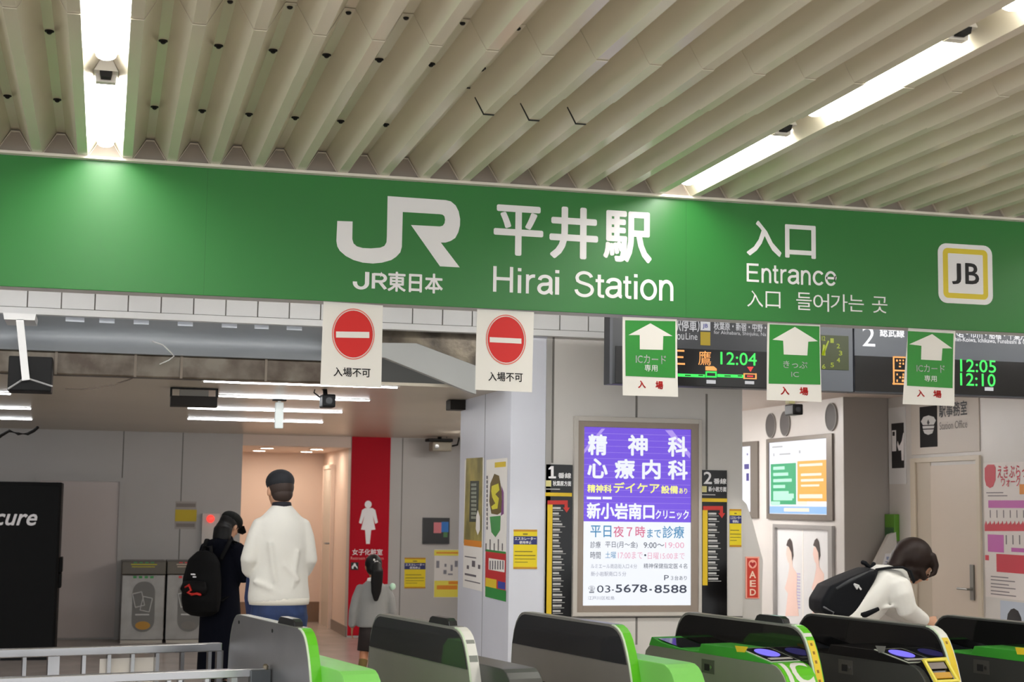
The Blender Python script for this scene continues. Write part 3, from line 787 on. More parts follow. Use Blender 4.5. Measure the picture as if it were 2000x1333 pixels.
# ------------------------------------------------------------------ posters on the left side of the column
FC = Fr((CX0-.003, WALL_Y, 0), R(-90))
f = FC
t = f.thing('event_poster', 'white and red event poster, nearer of two on the left side of the column', 'poster')
l, b, r, tt = f.rect(948, 897, 989, 1171); MB().box(l, 0, b, r, .002, tt).build('sheet', PAPER, t)
m = MB(); bars(m, f, [(948, 1078, 988, 1152)], -.0012).build('red_band', mat('poster_red', (196, 40, 44), .5), t)
m = MB(); bars(m, f, [(948, 1076, 988, 1080), (948, 1150, 988, 1171)], -.0016).build('green_band', mat('poster_green', (44, 140, 60), .5), t)
m = MB(); bars(m, f, [(955, 1093, 986, 1116)], -.0024).build('white_box', PAPER, t)
m = MB(); bars(m, f, [(949, 1131, 970, 1148), (967, 903, 988, 913)], -.0024).build('yellow_box', mat('poster_yellow', (226, 196, 40), .5), t)
m = MB(); bars(m, f, [(973, 1137, 987, 1151)], -.0024).build('blue_box', mat('poster_blue', (50, 70, 160), .5), t)
m = MB(); q = [f.p(*c) for c in ((958,945),(966,926),(975,930),(980,960),(981,1000),(972,1006),(960,1004),(956,980))]
m.prism(q, -.0016, -.0012).build('brown_drawing', mat('poster_brown', (110, 92, 44), .5), t)
q = [f.p(*c) for c in ((961,950),(974,945),(976,958),(968,966),(975,974),(972,994),(962,996),(960,990),(968,984),(962,972),(960,960))]
MB().prism([f.p(*c) for c in ((980,950),(984,962),(984,1004),(979,1008),(981,975))], -.0022, -.0016).build('purple_drawing', mat('poster_purple', (130, 70, 130), .5), t)
MB().prism(q, -.0024, -.0016).build('yellow_drawing', mat('poster_lemon', (224, 214, 60), .5), t)
q = [f.p(*c) for c in ((957,1010),(978,1008),(977,1036),(968,1050),(960,1040))]
MB().prism(q, -.0016, -.0012).build('green_drawing', mat('poster_leaf', (70, 150, 80), .5), t)
m = MB(); bars(m, f, [(951, 930+k*9, 953, 936+k*9) for k in range(12)] + [(957+k*5, 1096, 959+k*5, 1113) for k in range(6)] + [(949+k*8, 1062-(k%2)*8, 950.5+k*8, 1076) for k in range(5)], -.0034).build('print', mat('poster_grey', (110, 104, 110), .5), t)
t = f.thing('exhibition_poster', 'olive and white exhibition poster, farther of two on the left side of the column', 'poster')
l, b, r, tt = f.rect(906, 897, 943, 1152); MB().box(l, 0, b, r, .002, tt).build('sheet', PAPER, t)
q = [f.p(*c) for c in ((911,896),(943,894),(941,1068),(906,1062))]
MB().prism(q, -.0014, 0).build('upper_picture', mat('poster_olive', (186, 170, 96), .5, rgb2=(120, 112, 60), nscale=3), t)
q = [f.p(*c) for c in ((919,940),(936,940),(934,1020),(917,1020))]
MB().prism(q, -.0024, -.0014).build('dark_band', mat('poster_slate', (66, 72, 62), .5), t)
q = [f.p(*c) for c in ((931,1008),(934,997),(938,1010),(938,1036),(934,1046),(930,1034))]
MB().prism(q, -.0034, -.0024).build('white_shape', PAPER, t)
m = MB(); bars(m, f, [(907, 1056, 941, 1068)], -.003).build('orange_band', ORANGE, t)
m = MB(); bars(m, f, [(921, 945+k*8, 931, 950+k*8) for k in range(9)], -.0034).build('characters', mat('poster_pale', (150, 156, 140), .5), t)
m = MB(); bars(m, f, [(908, 1088, 930, 1090), (912, 1105, 916, 1112), (922, 1096, 928, 1108), (934, 1104, 938, 1112), (908, 1122, 930, 1126), (908, 1136, 938, 1138)], -.0016).build('print', mat('poster_grey', (110, 104, 110), .5), t)
# ------------------------------------------------------------------ right hand passage
FRS = mat('screen_frame', (120, 112, 104), .35, .4)
def screen_frame(t, f, o, i, depth=.10):
    O, I = f.rect(*o), f.rect(*i)
    hollow(MB(), O, I, -depth, 0).build('frame', FRS, t, bevel=.003)
    return I
t = FA.thing('advertising_screen', 'lit screen with green and orange halves under the round speaker grilles', 'screen')
I = screen_frame(t, FA, (1500, 853, 1629, 1016), (1504, 861, 1618, 1005), .02)
MB().box(I[0], -.006, I[1], I[2], -.001, I[3]).build('screen', mat('screen_white', (240, 240, 250), .3, emit=.95), t)
f = FA
m = MB(); bars(m, f, [(1507, 906, 1556, 986)], -.008).build('green_half', mat('screen_green', (40, 180, 120), .3, emit=.8), t)
m = MB(); bars(m, f, [(1559, 900, 1616, 980)], -.008).build('orange_half', mat('screen_orange', (250, 180, 70), .3, emit=.9), t)
m = MB(); bars(m, f, [(1505, 990, 1617, 1004)], -.008).build('blue_strip', mat('screen_blue', (150, 196, 248), .3, emit=.9), t)
m = MB(); bars(m, f, [(1512, 912+k*12, 1530+(k*7)%20+4, 918+k*12) for k in range(6)] + [(1512, 965, 1552, 974), (1508, 980, 1525, 988)], -.0095).build('pale_print', mat('screen_mint', (190, 250, 220), .3, emit=.9), t)
m = MB(); bars(m, f, [(1563, 906, 1608, 911), (1566, 925, 1606, 930), (1566, 936, 1610, 941), (1566, 947, 1602, 951), (1563, 966, 1608, 974), (1560, 980, 1578, 987), (1533, 993, 1582, 1000)], -.0095).build('cream_print', mat('screen_cream', (255, 240, 220), .3, emit=.9), t)
m = MB(); bars(m, f, [(1510, 872, 1530, 875), (1512, 886, 1514, 892), (1524, 886, 1545, 889), (1562, 880, 1565, 886)], -.0095).build('grey_print', mat('screen_grey', (200, 204, 204), .3, emit=.7), t)
t = FA.thing('advertising_screen', 'lit white screen partly hidden behind the advertising wall', 'screen')
I = screen_frame(t, FA, (1436, 864, 1483, 1012), (1440, 873, 1469, 1000), .02)
MB().box(I[0], -.006, I[1], I[2], -.001, I[3]).build('screen', MATS['screen_white'], t)
m = MB(); bars(m, f, [(1455, 907, 1464, 917), (1460, 886, 1462, 890), (1459, 925, 1464, 940)], -.008).build('print', mat('screen_violet', (90, 80, 180), .3, emit=.5), t)
GRL = mat('grille_dark', (84, 80, 78), .6)
for lab, c, rx, ry in (('round speaker grille, leftmost of the three above the green and orange screen', (1507, 832), 9, 23), ('round speaker grille, middle one, close to the black camera', (1535, 828), 9, 23.5), ('round speaker grille, rightmost, near the shaded grey jog', (1625, 815), 10.5, 26)):
    x, z = FA.p(*c); ex = abs(FA.p(c[0]+rx, c[1])[0]-x); ez = abs(FA.p(c[0], c[1]-ry)[1]-z)
    rr = (ex+ez)/2
    g = FA.thing('wall_speaker', lab, 'speaker')
    MB().ell(x, z, ex, ez, -.012, 0, 36).build('grille', GRL, g)
    m = MB(); n = 36
    for i in range(n):
        a0, a1 = 2*math.pi*i/n, 2*math.pi*(i+1)/n
        m.prism([(x+ex*math.cos(a0), z+ez*math.sin(a0)), (x+ex*1.06*math.cos(a0), z+ez*1.06*math.sin(a0)), (x+ex*1.06*math.cos(a1), z+ez*1.06*math.sin(a1)), (x+ex*math.cos(a1), z+ez*math.sin(a1))], -.015, 0)
    m.build('rim', mat('rim_grey', (150, 146, 142), .5), g)
# framed poster with a figure in profile, twice
t = FA.thing('framed_poster', 'pale framed poster showing the same figure in profile twice below the screen', 'poster')
O, I = FA.rect(1515, 1026, 1631, 1215), FA.rect(1519, 1033, 1623, 1215)
hollow(MB(), (O[0], O[1]-.2, O[2], O[3]), (I[0], I[1]-.18, I[2], I[3]), -.03, 0).build('frame', mat('frame_alu', (170, 168, 166), .3, .6), t)
MB().box(I[0], -.004, I[1]-.18, I[2], 0, I[3]).build('sheet', mat('poster_pale_sheet', (226, 226, 226), .35), t)
m = MB(); l, b, r, tt = FA.rect(1568, 1036, 1570, 1205); m.box(l, -.0055, b-.1, r, -.004, tt).build('sheet_edge', PAPER, t)
SK = mat('poster_skin', (240, 208, 196), .5); HR = mat('poster_hair', (70, 60, 58), .5)
for dx, sx in ((0, 1.0), (52.5, 1.0)):
    C = lambda pts: [FA.p(1500 + (a-1500)*1 + dx, c) for a, c in pts]
    MB().prism(C([(1537,1066),(1540,1056),(1544,1052),(1548,1058),(1550,1072),(1551,1086),(1548.5,1096),(1547,1080),(1542,1069)]), -.0075, -.006).build('hair', HR, t)
    fm = MB()
    fm.prism(C([(1538,1070),(1543,1067),(1548,1074),(1549,1088),(1546,1098),(1541,1100),(1538.5,1092),(1536.5,1083)]), -.0068, -.0045)
    fm.prism(C([(1542,1096),(1548,1094),(1549,1108),(1558,1122),(1557,1160),(1561,1204),(1535,1204),(1540,1160),(1534,1150),(1540,1128),(1543,1110)]), -.0066, -.0045)
    fm.build('figure', SK, t)
m = MB(); bars(m, FA, [(1555, 1120+k*6, 1564, 1123+k*6) for k in range(12)], -.006).build('print', mat('poster_lilac', (196, 186, 214), .5), t)
# pictogram sign on the right wall, behind the jog
t = FB.thing('pictogram_sign', 'black and white pictogram sign on the pale panel beside the shaded grey jog', 'sign')
l, b, r, tt = FB.rect(1737, 796, 1770, 946); MB().box(l, -.006, b, r, 0, tt).build('board', mat('pictogram_white', (224, 224, 224), .4), t)
m = MB(); bars(m, FB, [(1743, 827, 1767, 915)], -.008).build('black_field', INK, t)
m = MB(); bars(m, FB, [(1744, 841, 1752, 882)], -.0095)
m.prism([FB.p(*c) for c in ((1755,862),(1758,872),(1763,862),(1766,846),(1767,846),(1767,900),(1763,900),(1762,880),(1757,881),(1754,870))], -.0095, -.008)
m.build('white_symbol', LETW, t)
m = MB(); bars(m, FB, [(1745.5, 844, 1749.5, 852)], -.011).build('dark_window', INK, t)
# office door
DF = mat('door_frame_beige', (204, 192, 172), .4)
x0, b0, x1, t0 = FB.rect(1783, 892, 1919, 1200)
xi0, _, xi1, ti = FB.rect(1793, 903, 1912, 1200)
d0, _, d1, dt = FB.rect(1821, 908, 1906, 1200)
door = FB.thing('door_2', None, None); door['kind'] = 'structure'
ti = FB.p(1850, 902)[1]; dt = ti - .03; t0 = FB.p(1850, 893)[1]
MB().box(x0, -.02, 0, xi0, 0, t0).box(xi1, -.02, 0, x1, 0, t0).box(xi0, -.02, ti, xi1, 0, t0).build('door_frame', DF, door, bevel=.003)
MB().box(xi0, -.006, 0, d0-.006, -.001, ti).build('side_panel', mat('door_side', (190, 178, 160), .4), door)
MB().box(d0, -.009, 0, xi1-.01, -.001, dt).build('leaf', mat('door_leaf', (206, 192, 176), .4), door)
l, b, r, tt = FB.rect(1899, 1104, 1906, 1173)
hd = MB(); hd.box(l, -.022, b, r, -.009, tt); hp = FB.p(1884, 1150); hx = (l+r)/2
hd.tube([(hx, -.02, hp[1]), (hx, -.06, hp[1]), (hp[0], -.065, hp[1])], .009, n=10)
hd.build('door_handle', mat('handle_steel', (130, 128, 124), .35, .8), door)
# panel above the door with the office sign
t = FB.thing('office_sign', 'beige panel above the office door with a cap symbol and dark lettering', 'sign')
l, b, r, tt = FB.rect(1781, 760, 1914, 892); b = FB.p(1850, 886)[1]
MB().box(l, -.008, b, r, 0, 2.52).build('panel', mat('office_beige', (196, 186, 174), .45), t, bevel=.003)
m = MB(); bars(m, FB, [(1798.5, 794, 1832.5, 874)], -.010).build('dark_field', mat('office_dark', (34, 32, 32), .65, spec=.1), t)
m = MB(); cw = mat('cap_pale', (206, 204, 202), .5)
m.prism([FB.p(*c) for c in ((1801,824),(1806,815),(1816,812),(1826,815),(1830,822),(1826,830),(1805,831))], -.0115, -.010)
m.prism([FB.p(*c) for c in ((1804,833),(1827,832),(1826,837),(1805,838))], -.0115, -.010)
m.prism([FB.p(*c) for c in ((1805,840),(1826,839),(1823,847),(1815,850),(1808,847))], -.0115, -.010)
m.build('cap_symbol', cw, t)
m = MB(); m.prism([FB.p(*c) for c in ((1813,826),(1815.5,820),(1818,826),(1815.5,831))], -.013, -.0115); m.build('cap_badge', INK, t)
for s, x0_, x1_, y0_, y1_ in (('駅', 1837, 1848, 787, 815), ('事', 1850, 1862, 786, 813), ('務', 1864, 1876, 785, 812), ('室', 1878, 1891, 783, 810)):
    pass
words(t, FB, INK, [('駅事務室', 1836, 785, 1891, 814, .015)], -.010)
words(t, FB, mat('office_ink', (110, 102, 96), .5), [('Station Office', 1837, 823, 1891, 838, .0)], -.010, 'small_lettering')
# green call box
t = FB.thing('emergency_box', 'small green wall box beside the beige door frame', 'box')
l, b, r, tt = FB.rect(1738, 1005, 1757, 1057)
MB().box(l, -.05, b, r, 0, tt).build('case', mat('box_green', (92, 150, 40), .4), t, bevel=.006)
m = MB(); z = (b+tt)/2; m.box(l+.01, -.053, b+.03, r-.01, -.05, z).build('lower_panel', mat('box_dark_green', (60, 104, 60), .4), t)
# notice paper on the slanted wing
f = Fr((at(1733, 1100, 'y', 12.297).x, 12.297, 0))
t = f.thing('paper_notice', 'small white paper on the slanted wing below the green box', 'notice')
q = [f.p(*c) for c in ((1729,1082),(1748,1081),(1744,1108),(1721,1112))]; MB().prism(q, -.002, 0).build('sheet', mat('notice_paper', (226, 226, 230), .5), t)
m = MB(); bars(m, f, [(1731, 1088, 1738, 1094), (1729, 1097, 1740, 1099), (1727, 1102, 1738, 1104)], -.0035).build('print', mat('notice_blue', (150, 160, 190), .5), t)
# walk poster
t = FB.thing('walk_poster', 'pink and white walking event poster right of the office door', 'poster')
l, b, r, tt = FB.rect(1923, 903, 2040, 1172); MB().box(l, -.002, b, r, 0, tt).build('sheet', mat('walk_paper', (224, 216, 212), .45), t)
PRD = mat('walk_red', (204, 44, 66), .5); PMG = mat('walk_magenta', (196, 96, 176), .5)
q = [FB.p(*c) for c in ((1924,915),(1930,908),(1942,908),(1945,914),(1945,938),(1940,951),(1934,954),(1927,949),(1924,936))]
MB().prism(q, -.004, -.002).build('red_tag', PRD, t)
m = MB(); bars(m, FB, [(1925, 1085, 1932, 1095), (1947, 1085, 2034, 1121)], -.0036)
for x in range(1929, 2034, 8): m.prism([FB.p(*c) for c in ((x-5, 1038), (x-5, 1026), (x-2.5, 1018), (x, 1026), (x+3, 1022), (x+3, 1038))], -.0036, -.002)
m.build('red_print', PRD, t)
m = MB(); bars(m, FB, [(1931, 978, 2034, 993), (1930, 1045, 1961, 1079), (1976, 1072, 2034, 1080)], -.0036).build('magenta_print', PMG, t)
words(t, FB, PRD, [('えきぶらっと', 1949, 909, 2018, 934, .012), ('ウォーク', 1956, 932, 1993, 951, .012)], -.004)
m = MB(); bars(m, FB, [(1992, 946, 2034, 966)], -.0036).build('orange_box', ORANGE, t)
m = MB(); bars(m, FB, [(1927, 962, 1960, 964), (1930, 968, 1968, 970)] + [(1934+k*13, 997, 1935.5+k*13, 1012) for k in range(8)] + [(1965+k*13, 1046, 1967+k*13, 1064) for k in range(5)] + [(1936, 1127+k*7, 1970+(k*13)%25, 1129+k*7) for k in range(6)], -.0036).build('print', mat('walk_grey', (120, 112, 116), .5), t)
t = FB.thing('portrait_poster', 'pale blue poster with a dark haired head below the walking event poster', 'poster')
l, b, r, tt = FB.rect(1955, 1178, 2040, 1290); MB().box(l, -.002, b, r, 0, tt).build('sheet', mat('pale_blue_paper', (186, 196, 210), .5), t)
q = [FB.p(*c) for c in ((1966,1222),(1969,1200),(1975,1191),(1981,1189),(1989,1194),(1995,1207),(1997,1222))]
MB().prism(q, -.0036, -.002).build('head', mat('poster_black_hair', (34, 32, 34), .5), t)
# ceiling camera
def camera_box(label, c, depthY, size, cable=True, body=None):
    p = at(*c, 'y', depthY); t = thing('security_camera', label, 'camera', p)
    s = size
    MB().box(-s*.5, 0, -s*.5, s*.5, s*1.9, s*.5).build('body', body or mat('camera_black', (10, 10, 11), .45, spec=.2), t, bevel=s*.12)
    m = MB(); m.tube([(0, -.002, 0), (0, .01, 0)], s*.26, n=20, cap=0); m.build('lens', mat('lens_glass', (40, 42, 46), .1), t)
    return t, p
t, p = camera_box('black security camera hanging near the passage ceiling, behind the arrow notices', (1559, 800), 11.6, .088)
MB().box(-.05, .06, .05, .0, .14, RIGHT_Z-p.z).build('bracket', mat('bracket_yellow', (176, 172, 120), .5), t)
# ------------------------------------------------------------------ hall behind the header: ceiling lamps
STRIPM = mat('strip_glow', (250, 252, 255), .4, emit=STRIP)
def strip(label, px0, px1, py, group=None):
    a = at(px0, py, 'z', HALL_Z); b = at(px1, py + (px1-px0)*.016, 'z', HALL_Z)
    t = thing('strip_lamp', label, 'ceiling lamp', (a.x, a.y, HALL_Z), 0, group)
    L = b.x - a.x
    MB().box(0, -.05, -.004, L, .05, 0).build('tray', LAMPH, t)
    q = [(.01, -.004), (L*.2, -.03), (L*.8, -.03), (L-.01, -.004), (L-.01, .004), (L*.8, .03), (L*.2, .03), (.01, .004)]
    MB().add([(x, y, -.004) for x, y in q] + [(x, y*.8, -.012) for x, y in q],
             [tuple(range(8))] + [tuple(range(15, 7, -1))] + [(i, 8+i, 8+(i+1)%8, (i+1)%8) for i in range(8)]).build('diffuser', STRIPM, t)
G_ = 'strip lamps in the low ceiling of the hall'
strip('strip lamp closest to the stained duct, upper right run in the hall ceiling', 395, 795, 743)
strip('second strip lamp from the stained duct, beside the black box camera', 425, 735, 772)
strip('third strip lamp from the stained duct, cut by the white pendant sensor', 365, 680, 796)
strip('strip lamp farthest from the stained duct, ending below the white pendant sensor', 365, 640, 817)
for py, px in ((760, 20), (790, 60), (811, 62)): strip('strip lamp at the left edge of the hall ceiling', px-280, px, py, 'strip lamps at the left edge of the hall ceiling')
# warm downlights in and before the niche
WARM = mat('warm_glow', (255, 234, 212), .4, emit=26)
def downlight(label, p, r=.055, group=None):
    t = thing('downlight', label, 'ceiling lamp', p, 0, group)
    m = MB(); n = 24
    for i in range(n):
        a0, a1 = 2*math.pi*i/n, 2*math.pi*(i+1)/n
        m.add([(r*math.cos(a0), r*math.sin(a0), -.008), (r*1.3*math.cos(a0), r*1.3*math.sin(a0), -.008), (r*1.3*math.cos(a1), r*1.3*math.sin(a1), -.008), (r*math.cos(a1), r*math.sin(a1), -.008),
               (r*math.cos(a0), r*math.sin(a0), 0), (r*1.3*math.cos(a0), r*1.3*math.sin(a0), 0), (r*1.3*math.cos(a1), r*1.3*math.sin(a1), 0), (r*math.cos(a1), r*math.sin(a1), 0)],
              [(0,1,2,3),(7,6,5,4),(1,5,6,2),(0,3,7,4)])
    m.build('trim_ring', LAMPH, t)
    m = MB(); m.add([(r*math.cos(2*math.pi*i/n), r*math.sin(2*math.pi*i/n), -.004) for i in range(n)], [tuple(range(n))]); m.build('diffuser', WARM, t)
p = at(546, 862, 'z', HALL_Z); downlight('small round downlight in the hall ceiling above the man with the dark cap', p)
for x in (NX0+.35, NX0+.95):
    for y in (18.9, 19.9): downlight('warm downlight in the ceiling of the beige niche', (x, y, 2.2), .075, 'warm downlights of the niche')

# stained duct and bent soffit
DUCT = mat('duct_stained', (104, 96, 84), .32, .25, rgb2=(62, 48, 34), nscale=5, bump=.3)
DY0 = 10.0
f = Fr((0, DY0, 0))
zt_, zb_ = at(200, 690, 'y', DY0).z, at(200, 735, 'y', DY0).z
xr = at(690, 700, 'y', DY0).x
du = thing('ventilation_duct', 'long stained grey brown duct running across the hall opening below the plastic sheeting', 'duct', (0, DY0, zb_))
MB().box(-5.5, 0, 0, xr, .12, zt_-zb_).build('duct_body', DUCT, du, bevel=.01)
for px in (110, 265, 355, 520):
    x = at(px, 700, 'y', DY0).x; MB().box(x-.008, -.008, .0, x+.008, 0, zt_-zb_).build('duct_seam', mat('duct_seam_grey', (110, 98, 84), .4), du)
f2 = Fr((0, 10.06, 0))
t = thing('duct_elbow', 'dark stained end of the duct bending down towards the column', 'duct', (0, 10.06, 0))
MB().prism([f2.p(*c) for c in ((640,645),(817,646),(817,672),(800,671),(640,670))], 0, .3).build('straight_piece', mat('duct_dark', (112, 102, 86), .25, .4, rgb2=(58, 50, 40), nscale=6, bump=.5), t)
MB().prism([f2.p(*c) for c in ((817,646),(935,652),(935,718),(817,672))], 0, .3).build('bent_piece', MATS['duct_dark'], t)
f3 = Fr((0, 10.03, 0))
struct(MB().prism([f3.p(*c) for c in ((640,672),(750,670),(813,671),(930,715),(930,770),(912,764),(868,746),(752,699),(640,690))], 10.03, 10.10).build('trim_soffit', mat('soffit_grey', (176, 178, 176), .5)))
# grey plastic sheeting that bulges under the header
t = thing('plastic_sheeting', 'grey plastic sheeting bulging below the white tiled header', 'sheeting', (0, 9.98, zt_))
nx, nz = 60, 10; vs = []; fs = []
xa, xb = -2.2, at(640, 650, 'y', 9.98).x
random.seed(11)
for i in range(nx+1):
    u = i/nx; x = xa + (xb-xa)*u
    for j in range(nz+1):
        v = j/nz
        z = (2.68 - zt_)*(1-v) + .035*math.sin(u*9+1)*v*(1-v) - .0*v
        y = .30*math.sin(math.pi*min(1, v*1.02))*.8 + .04*math.sin(u*13+v*5)*v*(1-v)*2 + .02*math.sin(u*31+v*3)*v*(1-v)
        vs.append((x, y-.012, z))
for i in range(nx):
    for j in range(nz): fs.append((i*(nz+1)+j, i*(nz+1)+j+1, (i+1)*(nz+1)+j+1, (i+1)*(nz+1)+j))
MB().add(vs, fs).build('sheet', mat('sheeting_grey', (172, 176, 180), .3), t, smooth=True, fix=False)
ft = Fr((0, 9.975, zt_))
m0 = mat('tape_white', (206, 212, 222), .4)
for a, b_ in ((10, 70), (128, 165), (194, 224), (261, 291), (347, 377), (433, 463), (497, 525), (560, 590)):
    y0 = 613 + a*.038; l, b, r, tt = ft.rect(a, y0+1, b_, y0+11)
    MB().box(l, -.004, b - 0, r, -.001, tt).build('tape_tab', m0, t)
# white cable tray with black speaker at the left edge
f = Fr((at(58, 730, 'y', 9.6).x, 9.6, at(58, 765, 'y', 9.6).z))
t = f.thing('hanging_speaker', 'black box speaker hung below the header at the left edge', 'speaker')
l, b, r, tt = Fr(f.o).rect(14, 696, 103, 763)
L = lambda x, y: f.p(x, y)
a0, b0 = L(14, 763), L(103, 698)
MB().box(a0[0], .0, a0[1], b0[0], .25, b0[1]).build('cabinet', BLACKP, t, bevel=.008)
m = MB()
for A, B in (((16, 760), (44, 742)), ((58, 741), (102, 755))):
    p, q = L(*A), L(*B); m.tube([(p[0], -.004, p[1]), (q[0], -.004, q[1])], .006, n=8)
m.build('bracket_wire', mat('wire_grey', (150, 150, 150), .4), t)
sp = t
f9 = Fr((f.o.x, 9.57, f.o.z))
arm = MB().prism([f9.p(*c) for c in ((31,624),(46,624),(58,742),(43,744))], -.03, .0).build('support_arm', mat('arm_white', (226, 226, 226), .4), sp)
arm['label'] = 'white T shaped hanger arm'
MB().prism([f9.p(*c) for c in ((6,611),(70,614),(68,626),(8,624))], -.03, .30).build('top_plate', MATS['arm_white'], arm)
# box cameras / detectors under the hall ceiling
def detector(label, x0, y0, x1, y1, Y, body):
    a = at((x0+x1)/2, y1, 'y', Y); f = Fr(a)
    t = f.thing('ceiling_detector', label, 'detector')
    l, b, r, tt = f.rect(x0, y0, x1, y1)
    MB().box(l, 0, b, r, .16, tt - (tt-b)*.45).build('body', body, t, bevel=.004)
    MB().box(l-.004, .02, tt-(tt-b)*.5, l+.008, .1, tt).box(r-.008, .02, tt-(tt-b)*.5, r+.004, .1, tt).box(l, .02, tt-.006, r, .1, tt).build('bracket', mat('bracket_black', (20, 18, 17), .5, spec=.2), t)
    MB().tube([((l+r)/2, .06, tt), ((l+r)/2, .06, max(tt+.002, HALL_Z - a.z))], .012, n=10).build('stem', MATS['bracket_black'], t)
    return t, (l, b, r, tt)
BRN = mat('detector_brown', (34, 30, 26), .5, spec=.2)
t, bb = detector('dark box detector in a bracket under the hall ceiling, left of the pendant sensor', 334, 758, 425, 794, 10.9, BRN)
MB().box(bb[0]+.06, .03, bb[3]-(bb[3]-bb[1])*.44, bb[2]-.06, .1, bb[3]-.012).build('pale_box', mat('detector_pale', (120, 116, 108), .5), t)
detector('dark box detector half hidden by the left side of the column', 880, 766, 936, 801, 11.3, BRN)
t, p = camera_box('black box camera on the hall ceiling next to the left no entry notice', (643, 783), 10.6, .09)
m = MB(); m.tube([(-.02, .05, .04), (-.02, .09, .09), (-.02, .10, HALL_Z-p.z)], .016, n=10)
m.build('mount', MATS['bracket_black'], t)
MB().tube([(-.05, .12, .03), (-.09, .12, .06), (-.08, .12, .10), (-.03, .12, HALL_Z-p.z)], .005, n=8).build('cable', MATS['bracket_black'], t)
p = at(545, 812, 'y', 11.9)
t = thing('pendant_sensor', 'slim white pendant sensor hanging from the hall ceiling', 'sensor', (p.x, p.y, p.z))
MB().box(-.032, -.02, -.10, .032, .03, .10).build('body', mat('sensor_white', (206, 212, 208), .4), t, bevel=.008)
MB().box(-.05, -.03, HALL_Z-p.z-.012, .05, .04, HALL_Z-p.z).build('ceiling_plate', MATS['bracket_black'], t)
MB().box(-.012, -.008, .095, .012, .016, HALL_Z-p.z-.01).build('stem', MATS['sensor_white'], t)
p = at(858, 872, 'y', 17.7)
t = thing('security_camera', 'pale security camera under a dark bracket high on the back wall', 'camera', p)
MB().box(-.10, -.1, -.06, .13, .12, .045).build('body', mat('camera_beige', (150, 142, 126), .5), t, bevel=.015)
MB().box(-.15, -.1, .05, .14, .1, .085).build('hood', MATS['bracket_black'], t, bevel=.008)
MB().tube([(0, 0, .08), (.02, .02, .15), (.0, .03, HALL_Z-p.z)], .022, n=10).build('mount', MATS['bracket_black'], t)
MB().tube([(.13, .02, .0), (.22, .02, .02), (.24, .02, .10), (.16, .02, .2), (.09, .03, HALL_Z-p.z)], .010, n=8).build('cable', MATS['bracket_black'], t)
MB().tube([(-.05, -.101, -.01), (-.05, -.112, -.01)], .025, n=16, cap=0).build('lens', MATS['lens_glass'], t)
# loose white strip and cables
t = thing('loose_strip', 'bent white strip dangling in front of the stained duct', 'strip', (0, 9.95, 0))
f = Fr((0, 9.95, 0))
A = [f.p(*c) for c in ((297,667),(318,674),(333,688),(340,696),(330,704),(312,712))]
MB().tube([(x, 0, z) for x, z in A], [(.012, .004)]*6, side=(0,1,0), n=8).build('strip', mat('strip_white', (226, 226, 224), .4), t)
t = thing('loose_cable', 'dark cable coiled at the upper left under the hall ceiling', 'cable', (0, 14, 0))
f = Fr((0, 14.0, 0))
MB().tube([(x, 0, z) for x, z in [f.p(*c) for c in ((-12,862),(4,850),(18,842),(36,848),(54,848),(66,842),(74,835))]], .014, n=8).build('cable', MATS['bracket_black'], t)
t = thing('thin_wire', 'thin loose wire sagging under the duct between speaker and detector', 'wire', (0, 10.1, 0))
f = Fr((0, 10.1, 0))
MB().tube([(x, 0, z) for x, z in [f.p(*c) for c in ((128,760),(160,761),(190,758),(225,751),(252,742),(270,734))]], .004, n=6).build('wire', mat('wire_brown', (110, 98, 88), .5), t)

# ------------------------------------------------------------------ back of the hall
f = Fr((at(720, 1000, 'y', BACK_Y-.006).x, BACK_Y-.006, 0))
t = f.thing('restroom_sign', 'tall red wall sign with a white figure in a dress', 'sign')
l, b, r, tt = f.rect(683, 846, 759.5, 1240)
MB().box(l, 0, 0.02, r, .005, tt).build('panel', mat('sign_crimson', (186, 8, 34), .55, spec=.15), t)
m = MB(); cx_, cz_ = f.p(719, 986); m.ell(cx_, cz_, .041, .044, -.003, 0)
m.prism([f.p(*c) for c in ((713,993),(728,993),(733,997),(738,1021),(733,1024),(728,1007),(733,1035),(725,1036),(722,1063),(715,1063),(713,1036),(705,1035),(712,1007),(706,1024),(701,1022),(707,997))], -.003, 0)
m.build('figure', LETW, t)
words(t, f, LETW, [('女子化粧室', 688, 1073, 747, 1085, .01)], -.003)
words(t, f, mat('sign_pink', (240, 160, 160), .5), [('Restroom for Women', 685, 1088, 749, 1094, .0)], -.003, 'small_lettering')
m = MB(); bars(m, f, [(685, 1099, 700, 1114)], -.003).build('pictogram_field', INK, t)
m = MB(); m.prism([f.p(*c) for c in ((687,1111),(687,1107),(690,1104),(691,1101),(694,1101),(696,1106),(698,1108),(698,1112),(694,1107),(691,1107),(690,1112))], -.0055, -.004); m.build('pictogram', LETW, t)
def flat_thing(name, label, cat, q, Y, mt, th=.01):
    f = Fr((at((q[0]+q[2])/2, (q[1]+q[3])/2, 'y', Y).x, Y, 0)); t = f.thing(name, label, cat)
    l, b, r, tt = f.rect(*q); MB().box(l, 0, b, r, th, tt).build('panel', mt, t); return f, t
f, t = flat_thing('wall_panel_map', 'dark square wall panel with pink and blue blocks', 'panel', (826, 1012, 878, 1063), BACK_Y-.03, mat('panel_charcoal', (52, 54, 56), .35), .03)
m = MB(); bars(m, f, [(847, 1021, 862, 1042)], -.002).build('pink_block', mat('block_pink', (214, 124, 132), .5), t)
m = MB(); bars(m, f, [(862, 1020, 876, 1040)], -.002).build('blue_block', mat('block_blue', (50, 120, 200), .5), t)
m = MB(); bars(m, f, [(866, 1040, 874, 1050)], -.002).build('green_block', mat('block_green', (80, 130, 80), .5), t)
